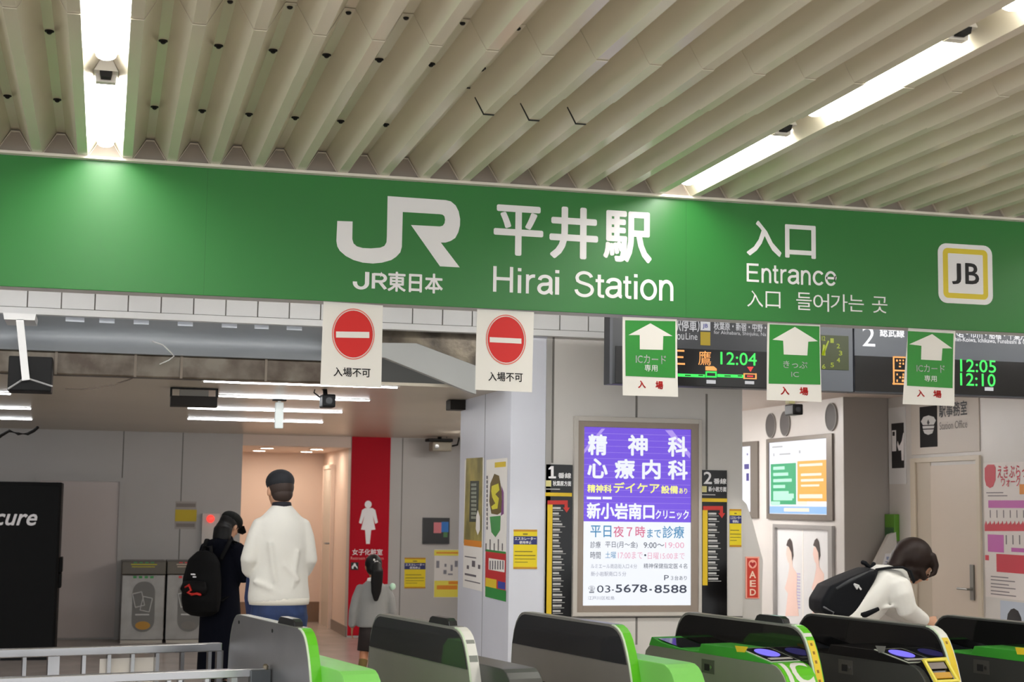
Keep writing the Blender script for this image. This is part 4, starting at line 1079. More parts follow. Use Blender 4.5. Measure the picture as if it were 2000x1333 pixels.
yellow_notice('yellow notice with a dark blue band on the back wall right of the red sign', Fr((at(810, 1120, 'y', BACK_Y-.005).x, BACK_Y-.005, 0)), (790, 1090, 831, 1150))
f, t = flat_thing('festival_poster', 'pale poster with yellow top and bottom on the back wall beside the column', 'poster', (848, 1074, 897, 1168), BACK_Y-.005, mat('festival_paper', (222, 218, 214), .5), .004)
m = MB(); bars(m, f, [(848, 1075, 897, 1086), (848, 1135, 897, 1167)], -.0015).build('yellow_band', mat('festival_yellow', (232, 218, 84), .5), t)
m = MB(); bars(m, f, [(876, 1136, 896, 1142), (852, 1079, 895, 1082), (853, 1144, 893, 1152)], -.003).build('orange_print', ORANGE, t)
m = MB(); bars(m, f, [(852, 1096, 858, 1110), (868, 1102, 872, 1108), (880, 1104, 884, 1116), (866, 1114, 872, 1122), (875, 1121, 884, 1124), (888, 1096, 894, 1108)], -.003).build('grey_print', mat('festival_grey', (130, 130, 140), .5), t)
f, t = flat_thing('wall_notice', 'faded notice with a yellow band on the grey back wall above the bins', 'notice', (342, 980, 383, 1034), BACK_Y-.006, mat('notice_faded', (166, 158, 152), .5), .005)
m = MB(); bars(m, f, [(342, 996, 384, 1019)], -.0015).build('yellow_band', mat('band_olive', (206, 180, 20), .5), t)
m = MB(); bars(m, f, [(344, 984, 382, 991), (344, 1023, 380, 1030)], -.0015).build('print', mat('notice_dull', (130, 122, 116), .5), t)
# fire call box with red lamp
f, t = flat_thing('fire_call_box', 'white wall box with a glowing red lamp beside the person in the dark coat', 'box', (394, 1004, 428, 1090), BACK_Y-.09, mat('call_box_white', (206, 200, 194), .4), .09)
x, z = f.p(411, 1014); m = MB(); m.ball((x, -.015, z), (.045, .03, .045), 20, 12); m.build('red_lamp', mat('lamp_red', (255, 70, 60), .3, emit=1.3), t, smooth=True)
# bins
BINM = mat('bin_steel', (150, 146, 142), .3, .55, noise=.15, nscale=6)
def bin_(label, px0, px1, col, dots):
    Yb = BACK_Y - .52
    x0, x1 = at(px0, 1150, 'y', Yb).x, at(px1, 1150, 'y', Yb).x
    t = thing('recycling_bin', label, 'bin', (x0, Yb, 0)); w = x1-x0
    fr = Fr((x0, Yb, 0)); fr.o = Vector((x0, Yb, 0))
    zt = at((px0+px1)/2, 1097, 'y', Yb).z
    MB().box(0, 0, .03, w, .5, zt-.15).build('body', BINM, t, bevel=.01)
    MB().box(-.005, -.015, zt-.145, w+.005, .5, zt).build('top', mat('bin_top', (92, 86, 76), .35, .3), t, bevel=.01)
    MB().box(.01, .01, 0, w-.01, .5, .05).build('plinth', mat('bin_plinth', (190, 184, 172), .4), t)
    m = MB(); q = rrect(w*.26, .12, w*.78, zt-.22, w*.25, 10); m.prism(q, -.006, .0); m.build('oval_panel', mat('bin_oval', (112, 110, 106), .35), t)
    m = MB()
    cx_ = w*.5
    for (a, c, an) in ((w*.40, .47, 14), (w*.58, .42, -12)):
        ca, sa = math.cos(R(an)), math.sin(R(an))
        sq = [(-.05,-.075),(.05,-.075),(.05,.075),(-.05,.075)]
        for i in range(4):
            p, q2 = sq[i], sq[(i+1)%4]
            P = lambda k: (a + k[0]*ca - k[1]*sa, -.009, c + k[0]*sa + k[1]*ca)
            m.tube([P(p), P(q2)], .006, n=6)
    m.box(w*.34, -.008, .30, w*.66, -.006, .315)
    m.build('symbol', mat('bin_symbol', (196, 196, 194), .5), t)
    m = MB(); m.box(w*.2, -.017, zt-.04, w*.8, -.014, zt-.028).box(w*.22, -.017, zt-.065, w*.75, -.014, zt-.055); m.build('stripe', mat('bin_stripe_'+col, dots[1], .5), t)
    m = MB()
    for k in range(4): m.box(w*(.26+k*.13), -.004, zt-.185, w*(.34+k*.13), .0, zt-.16); m.box(w*(.26+k*.13), -.018, zt-.02, w*(.34+k*.13), -.014, zt-.008)
    m.build('marks', mat('bin_mark_'+col, dots[0], .5), t)
    m = MB(); m.ell(w*.52, .19, .08, .045, -.009, -.006, 20); m.build('sticker', mat('bin_sticker_'+col, dots[2], .5), t)
bin_('steel recycling bin with green marks, left of the pair on the back wall', 237, 322, 'green', ((60, 150, 80), (190, 180, 30), (190, 140, 50)))
bin_('steel recycling bin with red marks, partly behind the person in the dark coat', 326, 411, 'red', ((210, 60, 60), (190, 170, 150), (120, 116, 110)))
# drinks machine
x1 = at(119, 1000, 'y', 15.9).x
t = thing('vending_machine', 'tall black drinks machine with white italic lettering at the left edge', 'vending machine', (x1-1.1, 15.9, 0))
fv = Fr((x1-1.1, 15.9, 0))
zt = at(60, 942, 'y', 15.9).z
VBK = mat('machine_black', (7, 7, 8), .5, spec=.15)
MB().box(0, 0, .05, 1.1, .7, zt).build('body', VBK, t, bevel=.012)
MB().box(.02, -.02, .06, 1.08, 0, zt-.03).build('door', mat('machine_door', (8, 8, 9), .5, spec=.15), t, bevel=.006)
words(t, fv, LETW, [('acure', -32, 1004, 73, 1027, .03, .28)], -.022)
za, zc = at(118, 1120, 'y', 15.9).z, at(118, 1150, 'y', 15.9).z
MB().box(1.095, .05, za, 1.135, .3, za+.15).build('side_hatch', VBK, t, bevel=.01)
MB().box(1.095, .05, zc, 1.13, .3, zc+.14).build('side_hatch', VBK, t, bevel=.01)
MB().box(.05, .03, 0, 1.05, .65, .05).build('plinth', BLACKP, t)
# ------------------------------------------------------------------ ticket gates
PSI = R(12.5)
GU = Vector((math.sin(PSI), -math.cos(PSI), 0)); GV = Vector((math.cos(PSI), math.sin(PSI), 0))
GROT = -(math.pi/2 - PSI)
GH = 1.04
PRO = [(-.14,0.0),(-.14,.72),(-.125,.88),(-.108,.945),(-.085,.99),(-.055,1.02),(-.03,1.034),(0,1.04),(.80,1.04),(.835,1.036),(.865,1.025),(.89,1.008),(.912,.98),(.935,.935),(.955,.885),(.975,.82),(1.0,.70),(1.018,.5),(1.03,.0)]
SIDEG = mat('gate_grey', (152, 149, 144), .35, .35, noise=.08, nscale=3)
SIDED = mat('gate_dark', (74, 75, 73), .3, .3, noise=.1, nscale=3)
ACR = mat('gate_acrylic', (50, 51, 54), .045, coat=.4)
ACRD = mat('gate_acrylic_dark', (15, 15, 16), .04, coat=.4)
GTOP = mat('gate_top_edge', (146, 148, 142), .3, .4)
GGRN = mat('gate_green', (96, 196, 30), .35, coat=.3)
GLGR = mat('gate_light_green', (130, 212, 100), .4)
GCOV = mat('gate_cover_green', (62, 160, 52), .35)
GWHT = mat('gate_white', (226, 226, 220), .35)
GBLK = mat('gate_black', (14, 14, 15), .2)
GYEL = mat('gate_yellow', (236, 206, 50), .4)
BLUE = mat('reader_blue', (130, 120, 245), .4, emit=1.0)
TH = .045
def zdiv(u): return .884
def gate(px, label, lower, upper, band, body=None, pad=True, near_body='right', black_cover=False, group=None, TH=.045):
    o = at(*px, 'z', GH); o.z = 0
    t = thing('ticket_gate', label, 'ticket gate', o, GROT)
    MB().prism(PRO, 0, TH).build('hood', lower, t, bevel=.003)
    if upper:
        up = [p for p in PRO if p[1] > .89]
        up = [(-.121, .886)] + [(x + (.006 if x < .3 else -.012), z-.008) for x, z in up[:-0 or None] if z > .89] + [(.940, .882)]
        MB().prism(up, -.004, -.0002).build('upper_panel', upper, t)
    # light top edge and coloured band down the front edge
    top = [(p[0], p[1]) for p in PRO if p[1] > .72]
    m = MB()
    def band_strip(mb, pts, y0, y1, h=.003):
        n = len(pts); vs = []
        for i, (x, z) in enumerate(pts):
            a = Vector(pts[max(0, i-1)]); b = Vector(pts[min(n-1, i+1)]); d = (b-a).normalized(); nn = Vector((-d.y, d.x))
            if nn.y < 0 and abs(nn.y) > .3: nn = -nn
            if abs(nn.y) <= .3 and ((nn.x < 0) == (x > .4)): nn = -nn
            q = Vector((x, z)) + nn*h
            vs += [(x, y0, z), (x, y1, z), (q.x, y0, q.y), (q.x, y1, q.y)]
        fs = []
        for i in range(n-1):
            a, b = i*4, (i+1)*4
            fs += [(a+2, a+3, b+3, b+2), (a, a+2, b+2, b), (a+3, a+1, b+1, b+3), (a, b, b+1, a+1)]
        fs += [(0, 1, 3, 2), (n*4-4, n*4-2, n*4-1, n*4-3)]
        mb.add(vs, fs)
    fine = []
    for (x0, z0), (x1, z1) in zip(PRO[:-1], PRO[1:]):
        k = max(1, int(math.hypot(x1-x0, z1-z0)/.012))
        fine += [(x0+(x1-x0)*i/k, z0+(z1-z0)*i/k) for i in range(k)]
    fine.append(PRO[-1])
    band_strip(m, [p for p in fine if p[1] > .7 and p[0] < .81], -.001, TH+.001)
    m.build('top_edge', GTOP, t)
    m = MB(); nb = [p for p in fine if p[0] > .80]
    band_strip(m, nb, -.001, TH+.001, .005); m.build('front_band', band, t)
    m = MB(); band_strip(m, nb, -.0035, .004, .006); m.build('band_trim', mat('band_trim_pale', (206, 222, 196), .4), t)
    def seg(a, b):
        L = 0; out = []; pr = None
        for p in nb:
            if pr: L += math.hypot(p[0]-pr[0], p[1]-pr[1])
            if a <= L <= b: out.append(p)
            pr = p
        return out
    t['_'] = 0; del t['_']
    if pad:
        m = MB(); m.prism([(.53, 1.04), (.55, 1.066), (.57, 1.073), (.72, 1.073), (.745, 1.062), (.755, 1.04)], .004, TH-.004)
        m.build('sensor_block', mat('sensor_smoke', (44, 45, 46), .1), t, bevel=.004)
    return t, o, band_strip, seg
def side_body(t, m_top, m_side, zt=.905, x1=1.165):
    pr = [(-.10,0),(-.10,.80),(-.08,.87),(-.03,zt),(x1-.03,zt),(x1,zt-.002),(x1+.03,zt-.014),(x1+.055,zt-.036),(x1+.075,zt-.068),(x1+.095,zt-.12),(x1+.11,zt-.22),(x1+.12,0)]
    MB().prism(pr, TH+.001, TH+.15).build('cabinet', m_side, t, bevel=.004)
def flap_slot(t, inner):
    MB().prism([(-.125,.56),(-.125,.735),(.85,.735),(.85,.56)], -.002, 0).build('flap_slot', GBLK, t)
    MB().prism([(-.10,.57),(-.10,.715),(.12,.715),(.16,.57)], -.006, -.002).build('flap', inner, t)
# 1: plain steel side
t, o, bs, seg = gate(( 466, 1202), 'steel sided ticket gate with a bright green front edge, next to the barrier rails', STEELB, None, GGRN)
side_body(t, GLGR, GLGR)
f = Fr(o, GROT); m = MB()
for c in ((467, 1216), (532, 1233)): x, z = f.p(*c); m.ell(x, z, .008, .008, -.002, 0, 12)
m.build('bolt_hole', DARK, t)
# 2
t, o, bs, seg = gate((743, 1201), 'grey ticket gate with a striped white front edge, in front of the schoolgirl', SIDEG, ACR, GWHT)
side_body(t, SIDED, SIDED)
m = MB()
for a, b in ((.09, .125), (.165, .20), (.275, .30), (.355, .368), (.40, .415), (.46, .47)): bs(m, seg(a, b), .006, TH-.002, .0062)
m.build('grey_dash', mat('dash_grey', (130, 134, 128), .5), t)
flap_slot(t, GCOV)
# 3
t, o, bs, seg = gate((1025, 1197), 'grey ticket gate with a bright green front edge, in front of the column', SIDEG, ACR, GGRN, pad=False)
side_body(t, GLGR, GLGR); flap_slot(t, GCOV)
# 4-6: reader cabinet on the near side of the hood
def reader_body(t, o, cover, side, front, kind):
    y0, y1 = -.172, -.004
    pr = [(-.135,0),(-.135,.80),(-.118,.856),(-.08,.886),(.90,.886),(.93,.880),(.96,.864),(.985,.84),(1.01,.80),(1.03,.74),(1.045,.6),(1.05,0)]
    MB().prism(pr, y0, y1).build('cabinet', side, t, bevel=.004)
    cv = [(-.085,.884),(-.06,.925),(.03,.905),(.16,.893),(.30,.889),(.345,.893),(.365,.928),(.66,.930),(.90,.890),(.90,.884)]
    MB().prism(cv, y0-.002, y1).build('cover', cover, t, bevel=.002)
    # reader on the slanted part
    d = Vector((.24, 0, -.040)).normalized(); n = Vector((d.z*-1, 0, d.x)); n = Vector((.040, 0, .24)).normalized()
    c = Vector((.775, (y0+y1)/2, .9108)) + n*.0015
    if kind != 'screen':
        MB().obox(c, d*.115, Vector((0,.079,0)), n*.0012).build('reader_frame', mat('reader_rim', (206, 210, 196), .4), t)
        rd = MB().obox(c+n*.0012, d*.108, Vector((0,.073,0)), n*.0010).build('reader_plate', GBLK, t)
        m = MB(); k = 36; cc = c - d*.022 + n*.0035
        m.add([cc + d*(.066*math.cos(2*math.pi*i/k)) + Vector((0, .052*math.sin(2*math.pi*i/k), 0)) for i in range(k)], [tuple(range(k))])
        m.build('blue_disc', BLUE, rd)
        MB().obox(c + d*.075 + n*.003, d*.012, Vector((0,.060,0)), n*.0006).build('reader_text_strip', mat('reader_strip', (190, 186, 180), .5), rd)
        # display at the far end
        d2 = Vector((.26, 0, -.034)).normalized(); n2 = Vector((.034, 0, .26)).normalized()
        MB().obox(Vector((.075, (y0+y1)/2, .9035)) + n2*.002, d2*.10, Vector((0,.072,0)), n2*.0015).build('display', mat('display_glass', (30, 34, 40), .06), t)
    fr = Fr(o + GV*y0, GROT)
    return fr, y0, y1
t, o, bs, seg = gate((1345, 1198), 'black and green card gate with white letters on its front slope', SIDEG, ACRD, GGRN)
fr, y0, y1 = reader_body(t, o, GCOV, SIDEG, GGRN, 'ic')
q = [fr.p(*c) for c in ((1437,1262),(1462,1264),(1456,1275),(1441,1274))]
MB().prism(q, y0-.0045, y0-.002).build('yellow_sticker', GYEL, t)
def lock(t, fr, c):
    x, z = fr.p(*c); m = MB(); m.box(x-.05, y0-.002, z-.03, x+.05, y0, z+.032); o_ = m.build('lock_plate', mat('lock_grey', (104, 102, 98), .3, .5), t)
    MB().box(x-.025, y0-.004, z-.018, x+.012, y0-.002, z+.012).build('lock_hole', DARK, o_)
    MB().ell(x+.03, z+.0, .008, .008, y0-.006, y0-.002, 12).build('lock_button', STEEL, o_)
lock(t, fr, (1383, 1303))
def front_plate(mb, w0, w1, h=.004):
    pts = [(.90,.886),(.93,.880),(.96,.864),(.985,.84),(1.01,.80),(1.03,.74),(1.045,.6)]
    fp = []
    for (x0, z0), (x1, z1) in zip(pts[:-1], pts[1:]): fp += [(x0+(x1-x0)*i/4, z0+(z1-z0)*i/4) for i in range(4)]
    bs(mb, fp, w0, w1, h)
m = MB(); front_plate(m, y0+.004, y1-.002); m.build('front_slope', GGRN, t)
# white letters following the front slope
def slope_letters(body, ya, yb, sa, sb, mt, bold):
    pts = [(.90,.886),(.93,.880),(.96,.864),(.985,.84),(1.01,.80),(1.03,.74),(1.045,.6)]
    cum = [0]
    for (x0, z0), (x1, z1) in zip(pts[:-1], pts[1:]): cum.append(cum[-1] + math.hypot(x1-x0, z1-z0))
    vs, fs = textmesh(body, bold)
    bmx = bmesh.new(); vv = [bmx.verts.new((v[0], 0, v[1])) for v in vs]
    for fc in fs:
        try: bmx.faces.new([vv[i] for i in fc])
        except ValueError: pass
    for k in range(1, 14):
        z = k/14
        bmesh.ops.bisect_plane(bmx, geom=bmx.verts[:]+bmx.edges[:]+bmx.faces[:], plane_co=(0, 0, z), plane_no=(0, 0, 1))
    for v in bmx.verts:
        s = sa + (1-v.co.z)*(sb-sa); y = ya + v.co.x*(yb-ya)
        i = max(k for k in range(len(cum)-1) if cum[k] <= s or k == 0)
        (x0, z0), (x1, z1) = pts[i], pts[i+1]; L = cum[i+1]-cum[i]; u = (s-cum[i])/L
        nx, nz = (z0-z1)/L, (x1-x0)/L
        v.co = (x0+(x1-x0)*u + nx*.006, y, z0+(z1-z0)*u + nz*.006)
    me = bpy.data.meshes.new('lettering'); bmx.to_mesh(me); bmx.free(); me.materials.append(mt)
    return link('lettering', me, t)
slope_letters('IC', y0+.020, y1-.016, .012, .15, GWHT, .03)
m = MB(); bs(m, seg(.10, .33), .006, TH-.004, .0062); bs(m, seg(.345, .50), .006, TH-.004, .0062); m.build('yellow_label', GYEL, t)
m = MB(); bs(m, seg(.075, .098), .002, TH-.002, .0064); m.build('pale_label', GWHT, t)
m = MB()
for k in range(9): bs(m, seg(.125+k*.04, .142+k*.04), .016, TH-.018, .0068)
m.build('label_print', mat('label_brown', (150, 110, 20), .5), t)
t, o, bs, seg = gate((1584, 1200), 'black ticket gate with a yellow framed ticket slot, in front of the bending person', SIDED, ACRD, GWHT, pad=False)
fr, y0, y1 = reader_body(t, o, GBLK, SIDED, GBLK, 'ticket')
lock(t, fr, (1652, 1304))
q = [fr.p(*c) for c in ((1711,1262),(1731,1263),(1728,1275),(1718,1276))]
MB().prism(q, y0-.0045, y0-.002).build('grey_sticker', mat('sticker_grey', (120, 120, 116), .5), t)
m = MB(); bs(m, seg(.09, .30), .006, TH-.004, .0062); bs(m, seg(.31, .50), .006, TH-.004, .0062); m.build('yellow_label', GYEL, t)
m = MB()
for k in range(9): bs(m, seg(.115+k*.04, .132+k*.04), .016, TH-.018, .0068)
m.build('label_print', MATS['label_brown'], t)
# ticket slot with yellow frame on the front slope
d = Vector((.075, 0, -.085)).normalized(); n = Vector((.085, 0, .075)).normalized()
c = Vector((.985, (y0+y1)/2+.01, .862))
m = MB(); m.prism([(.90,.884),(.945,.905),(1.03,.80),(1.03,.74)], y0+.03, y1-.004); m.build('slot_housing', GBLK, t)
m = MB(); a, b = .055, .060
for sx, sy, la, lb in ((-1, 0, .006, b+.006), (1, 0, .006, b+.006), (0, -1, a+.006, .006), (0, 1, a+.006, .006)):
    m.obox(c + n*.008 + d*(a*sx) + Vector((0, b*sy, 0)), d*la, Vector((0, lb, 0)), n*.006)
m.build('slot_frame', mat('slot_yellow', (240, 226, 90), .4), t, bevel=.003)
MB().obox(c + n*.004 + d*.022, d*.014, Vector((0,.045,0)), n*.003).build('slot_light', mat('slot_orange', (244, 180, 30), .4, emit=.5), t)
MB().obox(c + n*.004 - d*.028, d*.016, Vector((0,.045,0)), n*.002).build('slot_plate', mat('slot_grey', (120, 108, 104), .3), t)
MB().obox(c + n*.004 + d*.075, d*.012, Vector((0,.060,0)), n*.004).build('slot_lip', STEEL, t)
t, o, bs, seg = gate((1850, 1203), 'black and green ticket gate cut by the right edge of the picture', SIDED, ACRD, GWHT)
fr, y0, y1 = reader_body(t, o, GCOV, SIDED, GGRN, 'ic')
lock(t, fr, (1917, 1304))
q = [fr.p(*c) for c in ((1984,1265),(2010,1267),(2004,1280),(1988,1279))]
MB().prism(q, y0-.0045, y0-.002).build('yellow_sticker', GYEL, t)

# ------------------------------------------------------------------ steel barrier rails left of the first gate
og = at(466, 1202, 'z', GH); og.z = 0
def barrier(label, u0, px_end, py_end, px_left, py_left, posts, thick, extra=None):
    # runs away from the gate along -v at u0
    base = og + GU*u0
    n = GU
    a = on(px_end, py_end, base, n); b = on(px_left, py_left, base, n)
    ztop = a.z
    ea = (a - base).dot(GV); eb = (b - base).dot(GV)
    t = thing('barrier_rail', label, 'barrier', base, PSI)        # local x = +v
    def X(px, py=1290): return (on(px, py, base, n) - base).dot(GV)
    MB().box(eb, -.02, ztop-thick, ea, .02, ztop).build('top_rail', STEEL, t, bevel=.004)
    MB().box(eb, -.02, .12, ea, .02, .16).build('bottom_rail', STEEL, t, bevel=.004)
    for px, w in posts:
        x = X(px)
        MB().box(x-w/2, -.015, .16 if w < .03 else 0.0, x+w/2, .015, ztop-thick+.002).build('baluster' if w < .03 else 'post', STEEL, t)
    return t, X, ztop, base
t, X, zt, bs_ = barrier('farther steel barrier rail left of the first gate, with a white sheet on it', -.20, 432, 1256, -140, 1276, [(-60, .016), (-5, .016), (47, .016), (104, .05), (163, .016), (212, .016), (258, .016), (306, .016), (355, .016), (408, .016), (428, .03)], .038)
x0, x1 = X(197), X(302)
zs0 = on(250, 1310, bs_, GU).z - .25; zs1 = on(250, 1287, bs_, GU).z
MB().box(x0, .018, zs0, x1, .022, zs1).build('white_sheet', mat('sheet_white', (228, 222, 214), .5), t)
ob = [c for c in t.children if c.name.startswith('white_sheet')][0]
t, X, zt, bs_ = barrier('nearer steel barrier rail ending in a hinge plate on the side of the first gate', .46, 516, 1305, -140, 1324, [(-60, .016), (0, .016), (30, .016), (95, .016), (161, .04), (222, .016), (272, .016), (330, .016), (352, .016), (404, .016), (457, .026), (512, .03)], .036)
xa, xb = X(519, 1315), X(554, 1315)
MB().box(xb-.155, -.03, .3, min(xb, -.003), .006, zt-.005).build('hinge_plate', mat('hinge_dark', (92, 96, 98), .25, .8), t, bevel=.004)
MB().tube([(xa-.005, -.01, .3), (xa-.005, -.01, zt+.01)], .012, n=12).build('hinge_pin', mat('hinge_brass', (120, 112, 96), .3, .8), t)
# ------------------------------------------------------------------ people
SKIN = mat('skin', (206, 158, 128), .5)
SKINT = mat('skin_tan', (176, 118, 84), .5)
HAIR = mat('hair_black', (12, 10, 10), .5, spec=.3)
HAIRB = mat('hair_dark_brown', (34, 20, 14), .5, spec=.3)
def hand(mb, wrist, d, side, palm_n, s=1.0, curl=.5):
    """palm, five separate bent fingers; d points along the hand, side towards the thumb"""
    w = Vector(wrist); d = Vector(d).normalized(); sd = Vector(side); sd = (sd - d*sd.dot(d)).normalized(); n = Vector(palm_n); n = (n - d*n.dot(d) - sd*n.dot(sd)).normalized()
    mb.tube([w - d*.02*s, w + d*.035*s, w + d*.085*s], [(.026*s, .018*s), (.038*s, .015*s), (.040*s, .013*s)], side=sd, n=12)
    for k, (off, L) in enumerate(((.029, .072), (.010, .080), (-.010, .075), (-.029, .058))):
        p = w + d*.085*s + sd*off*s; q = [p]
        for j in range(3):
            a = curl*(.35 + .5*j); q.append(q[-1] + (d*math.cos(a) + n*math.sin(a))*L*s/3)
        mb.tube(q, [.0092*s, .0088*s, .0082*s, .007*s], side=sd, n=8)
    p = w + d*.03*s + sd*.030*s
    mb.tube([p, p + (d*.6 + sd*.7 + n*.2).normalized()*.03*s, p + (d*.6 + sd*.7 + n*.2).normalized()*.03*s + (d*.9 + sd*.1 + n*.3).normalized()*.03*s], [.012*s, .0105*s, .008*s], side=n, n=8)
def head(mb, c, s=1.0, yaw=0.0, pitch=0.0):
    """head with nose, jaw and ears; +y is where it looks before turning"""
    M = Matrix.Translation(Vector(c)) @ Matrix.Rotation(yaw, 4, 'Z') @ Matrix.Rotation(pitch, 4, 'X')
    T = lambda x, y, z: M @ Vector((x*s, y*s, z*s))
    k = len(mb.v)
    def el(x, y, z, rx, ry, rz):
        b = MB().ball((0, 0, 0), (rx*s, ry*s, rz*s), 16, 12)
        mb.add([M @ (Vector(v) + Vector((x*s, y*s, z*s))) for v in b.v], b.f)
    el(0, -.01, .03, .076, .095, .088); el(0, .015, -.03, .062, .075, .075); el(0, .04, -.075, .040, .045, .036)
    mb.tube([T(0, .09, .02), T(0, .108, -.018)], [.010*s, .015*s], n=8)
    mb.tube([T(-.022, .084, -.052), T(.022, .084, -.052)], [.010*s, .010*s], n=8)
    for sx in (-1, 1):
        b = MB().ball((0, 0, 0), (.012*s, .022*s, .033*s), 10, 8)
        mb.add([M @ (Vector(v) + Vector((.078*sx*s, -.005*s, -.015*s))) for v in b.v], b.f)
    return M
def face_marks(M, s, parent, hair=HAIR):
    m = MB()
    for sx in (-1, 1):
        b = MB().ball((0, 0, 0), (.013*s, .006*s, .007*s), 10, 8)
        m.add([M @ (Vector(v) + Vector((.031*sx*s, .083*s, .006*s))) for v in b.v], b.f)
    m.build('eyes', mat('eye_dark', (30, 24, 22), .2), parent, smooth=True)
    m = MB()
    for sx in (-1, 1): m.tube([M @ Vector((.016*sx*s, .090*s, .030*s)), M @ Vector((.048*sx*s, .078*s, .032*s))], .004*s, n=6)
    m.build('eyebrows', hair, parent, smooth=True)
def shells(parts, M, s):
    m = MB()
    for x, y, z, rx, ry, rz in parts:
        b = MB().ball((0, 0, 0), (rx*s, ry*s, rz*s), 20, 14)
        m.add([M @ (Vector(v) + Vector((x*s, y*s, z*s))) for v in b.v], b.f)
    return m
def person(label, px, py, Y, rotz):
    p = at(px, py, 'y', Y); return thing('person', label, 'person', (p.x, p.y, 0), rotz)

# --- man in the white sweater, seen from behind
t = person('person in a white sweater, blue jeans and dark cap walking away behind the gates', 547, 1100, 10.75, R(6))
b = MB(); Mh = head(b, (-.012, .03, 1.635), 1.08, R(14), R(-4))
b.tube([(0, -.01, 1.45), (0, .005, 1.56)], [(.058, .058), (.055, .058)])
b.tube([(0, 0, .86), (0, 0, 1.1), (0, 0, 1.35), (0, 0, 1.47)], [(.16, .11), (.14, .10), (.16, .10), (.08, .07)])
for sx in (-1, 1):
    hx = .21*sx
    b.tube([(.14*sx, 0, 1.42), (.195*sx, -.02, 1.15), (.155*sx, .19, 1.07)], [.040, .032, .024])
    hand(b, (.155*sx, .19, 1.07), (-.3*sx, .9, -.1), (0, .1, 1), (-sx, 0, 0), .95, .9)
    b.tube([(.095*sx, 0, .88), (.10*sx, .02+.03*sx, .48), (.10*sx, -.02+.06*sx, .08)], [.085, .055, .04])
    b.tube([(.10*sx, -.05+.06*sx, .045), (.11*sx, .12+.06*sx, .04)], [(.04, .035), (.04, .03)])
remeshed('body', b, SKIN, t, .012, 3)
face_marks(Mh, 1.08, t)
m = MB()
m.tube([(0, 0, .865), (0, 0, .89), (-.004, 0, .93), (-.004, 0, 1.02), (0, 0, 1.12), (0, -.005, 1.25), (0, -.005, 1.36), (0, -.01, 1.425), (0, -.005, 1.48), (0, 0, 1.53)],
       [(.200, .135), (.212, .150), (.210, .150), (.200, .140), (.192, .132), (.190, .128), (.188, .118), (.168, .098), (.112, .078), (.066, .066)], n=28, cap=.15)
m.tube([(-.140, -.005, 1.405), (-.180, -.02, 1.31), (-.220, -.03, 1.16), (-.205, .02, 1.10), (-.17, .16, 1.07)], [.058, .060, .060, .056, .045])
m.tube([(.140, -.005, 1.405), (.172, -.02, 1.31), (.198, -.02, 1.16), (.18, .04, 1.09), (.15, .17, 1.07)], [.058, .058, .058, .054, .045])
# folds
for a, bb in (((-.10, -.135, 1.28), (-.06, -.142, 1.02)), ((.09, -.135, 1.22), (.06, -.142, .98)), ((-.14, -.125, 1.0), (-.02, -.150, .93)), ((.0, -.14, 1.13), (.10, -.145, 1.03)), ((-.19, -.09, 1.02), (-.08, -.145, .97))):
    m.tube([(a[0], a[1]+.014, a[2]), (bb[0], bb[1]+.014, bb[2])], .018, n=10)
SWE = mat('sweater_white', (220, 218, 210), .85, bump=.15, nscale=25)
remeshed('sweater', m, SWE, t, .011, 9)
m = MB(); m.tube([(0, 0, .86), (0, 0, .88), (0, 0, .905)], [(.203, .143), (.208, .148), (.209, .149)], n=28, cap=.1)
m.build('hem_band', mat('hem_cream', (220, 216, 204), .9), t, smooth=True)
m = MB(); m.tube([(0, .0, 1.515), (0, .003, 1.548)], [(.070, .070), (.064, .066)], n=24, cap=.1); m.build('collar', mat('collar_navy', (24, 24, 34), .8), t, smooth=True)
m = MB()
m.tube([(0, 0, .90), (0, -.012, .80), (0, -.006, .70)], [(.185, .13), (.195, .145), (.185, .125)], n=20, cap=.2)
for sx in (-1, 1): m.tube([(.095*sx, -.004, .78), (.105*sx, .01+.02*sx, .62), (.102*sx, .02+.03*sx, .48), (.10*sx, -.02+.06*sx, .07)], [(.108, .118), (.088, .092), (.075, .075), (.066, .07)], n=16, cap=.2)
remeshed('jeans', m, mat('denim_blue', (36, 56, 98), .8, noise=.35, nscale=9), t, .011, 4)
for sx in (-1, 1):
    m = MB(); m.tube([(.10*sx, -.08+.06*sx, .045), (.10*sx, .02+.06*sx, .05), (.11*sx, .15+.06*sx, .04)], [(.045, .045), (.048, .046), (.042, .032)])
    m.build('shoe', mat('shoe_dark', (38, 36, 36), .5), t, smooth=True)
# cropped hair and dark skull cap
m = shells([(0, -.02, .015, .080, .095, .085), (0, -.04, -.03, .066, .070, .055)], Mh, 1.08)
m.build('hair', mat('hair_cropped', (52, 38, 32), .7), t, smooth=True)
m = shells([(0, -.008, .052, .087, .107, .078)], Mh, 1.08)
m.tube([Mh @ Vector((.084*math.cos(a), -.01+.104*math.sin(a), .038)) for a in [2*math.pi*i/24 for i in range(25)]], .007, n=8)
m.build('cap', mat('cap_charcoal', (26, 28, 34), .8), t, smooth=True)
# blue cloth bag at the left hip
p = at(493, 1152, 'y', 10.95)
t2 = thing('cloth_bag', 'dark blue cloth bag hanging at the left side of the person in the white sweater', 'bag', p)
m = MB(); m.tube([(.012, 0, .155), (.0, 0, .08), (-.005, 0, -.06), (.005, 0, -.20)], [(.03, .10), (.042, .12), (.048, .14), (.035, .14)], n=16, cap=.3)
m.build('pouch', mat('bag_denim', (32, 50, 98), .8, noise=.3, nscale=8), t2, smooth=True)
m = MB(); m.tube([(.0, -.06, .14), (.03, -.03, .20), (.05, .0, .215), (.03, .04, .20), (0, .06, .14)], .008, n=8); m.build('strap', mat('bag_navy', (20, 26, 48), .7), t2, smooth=True)

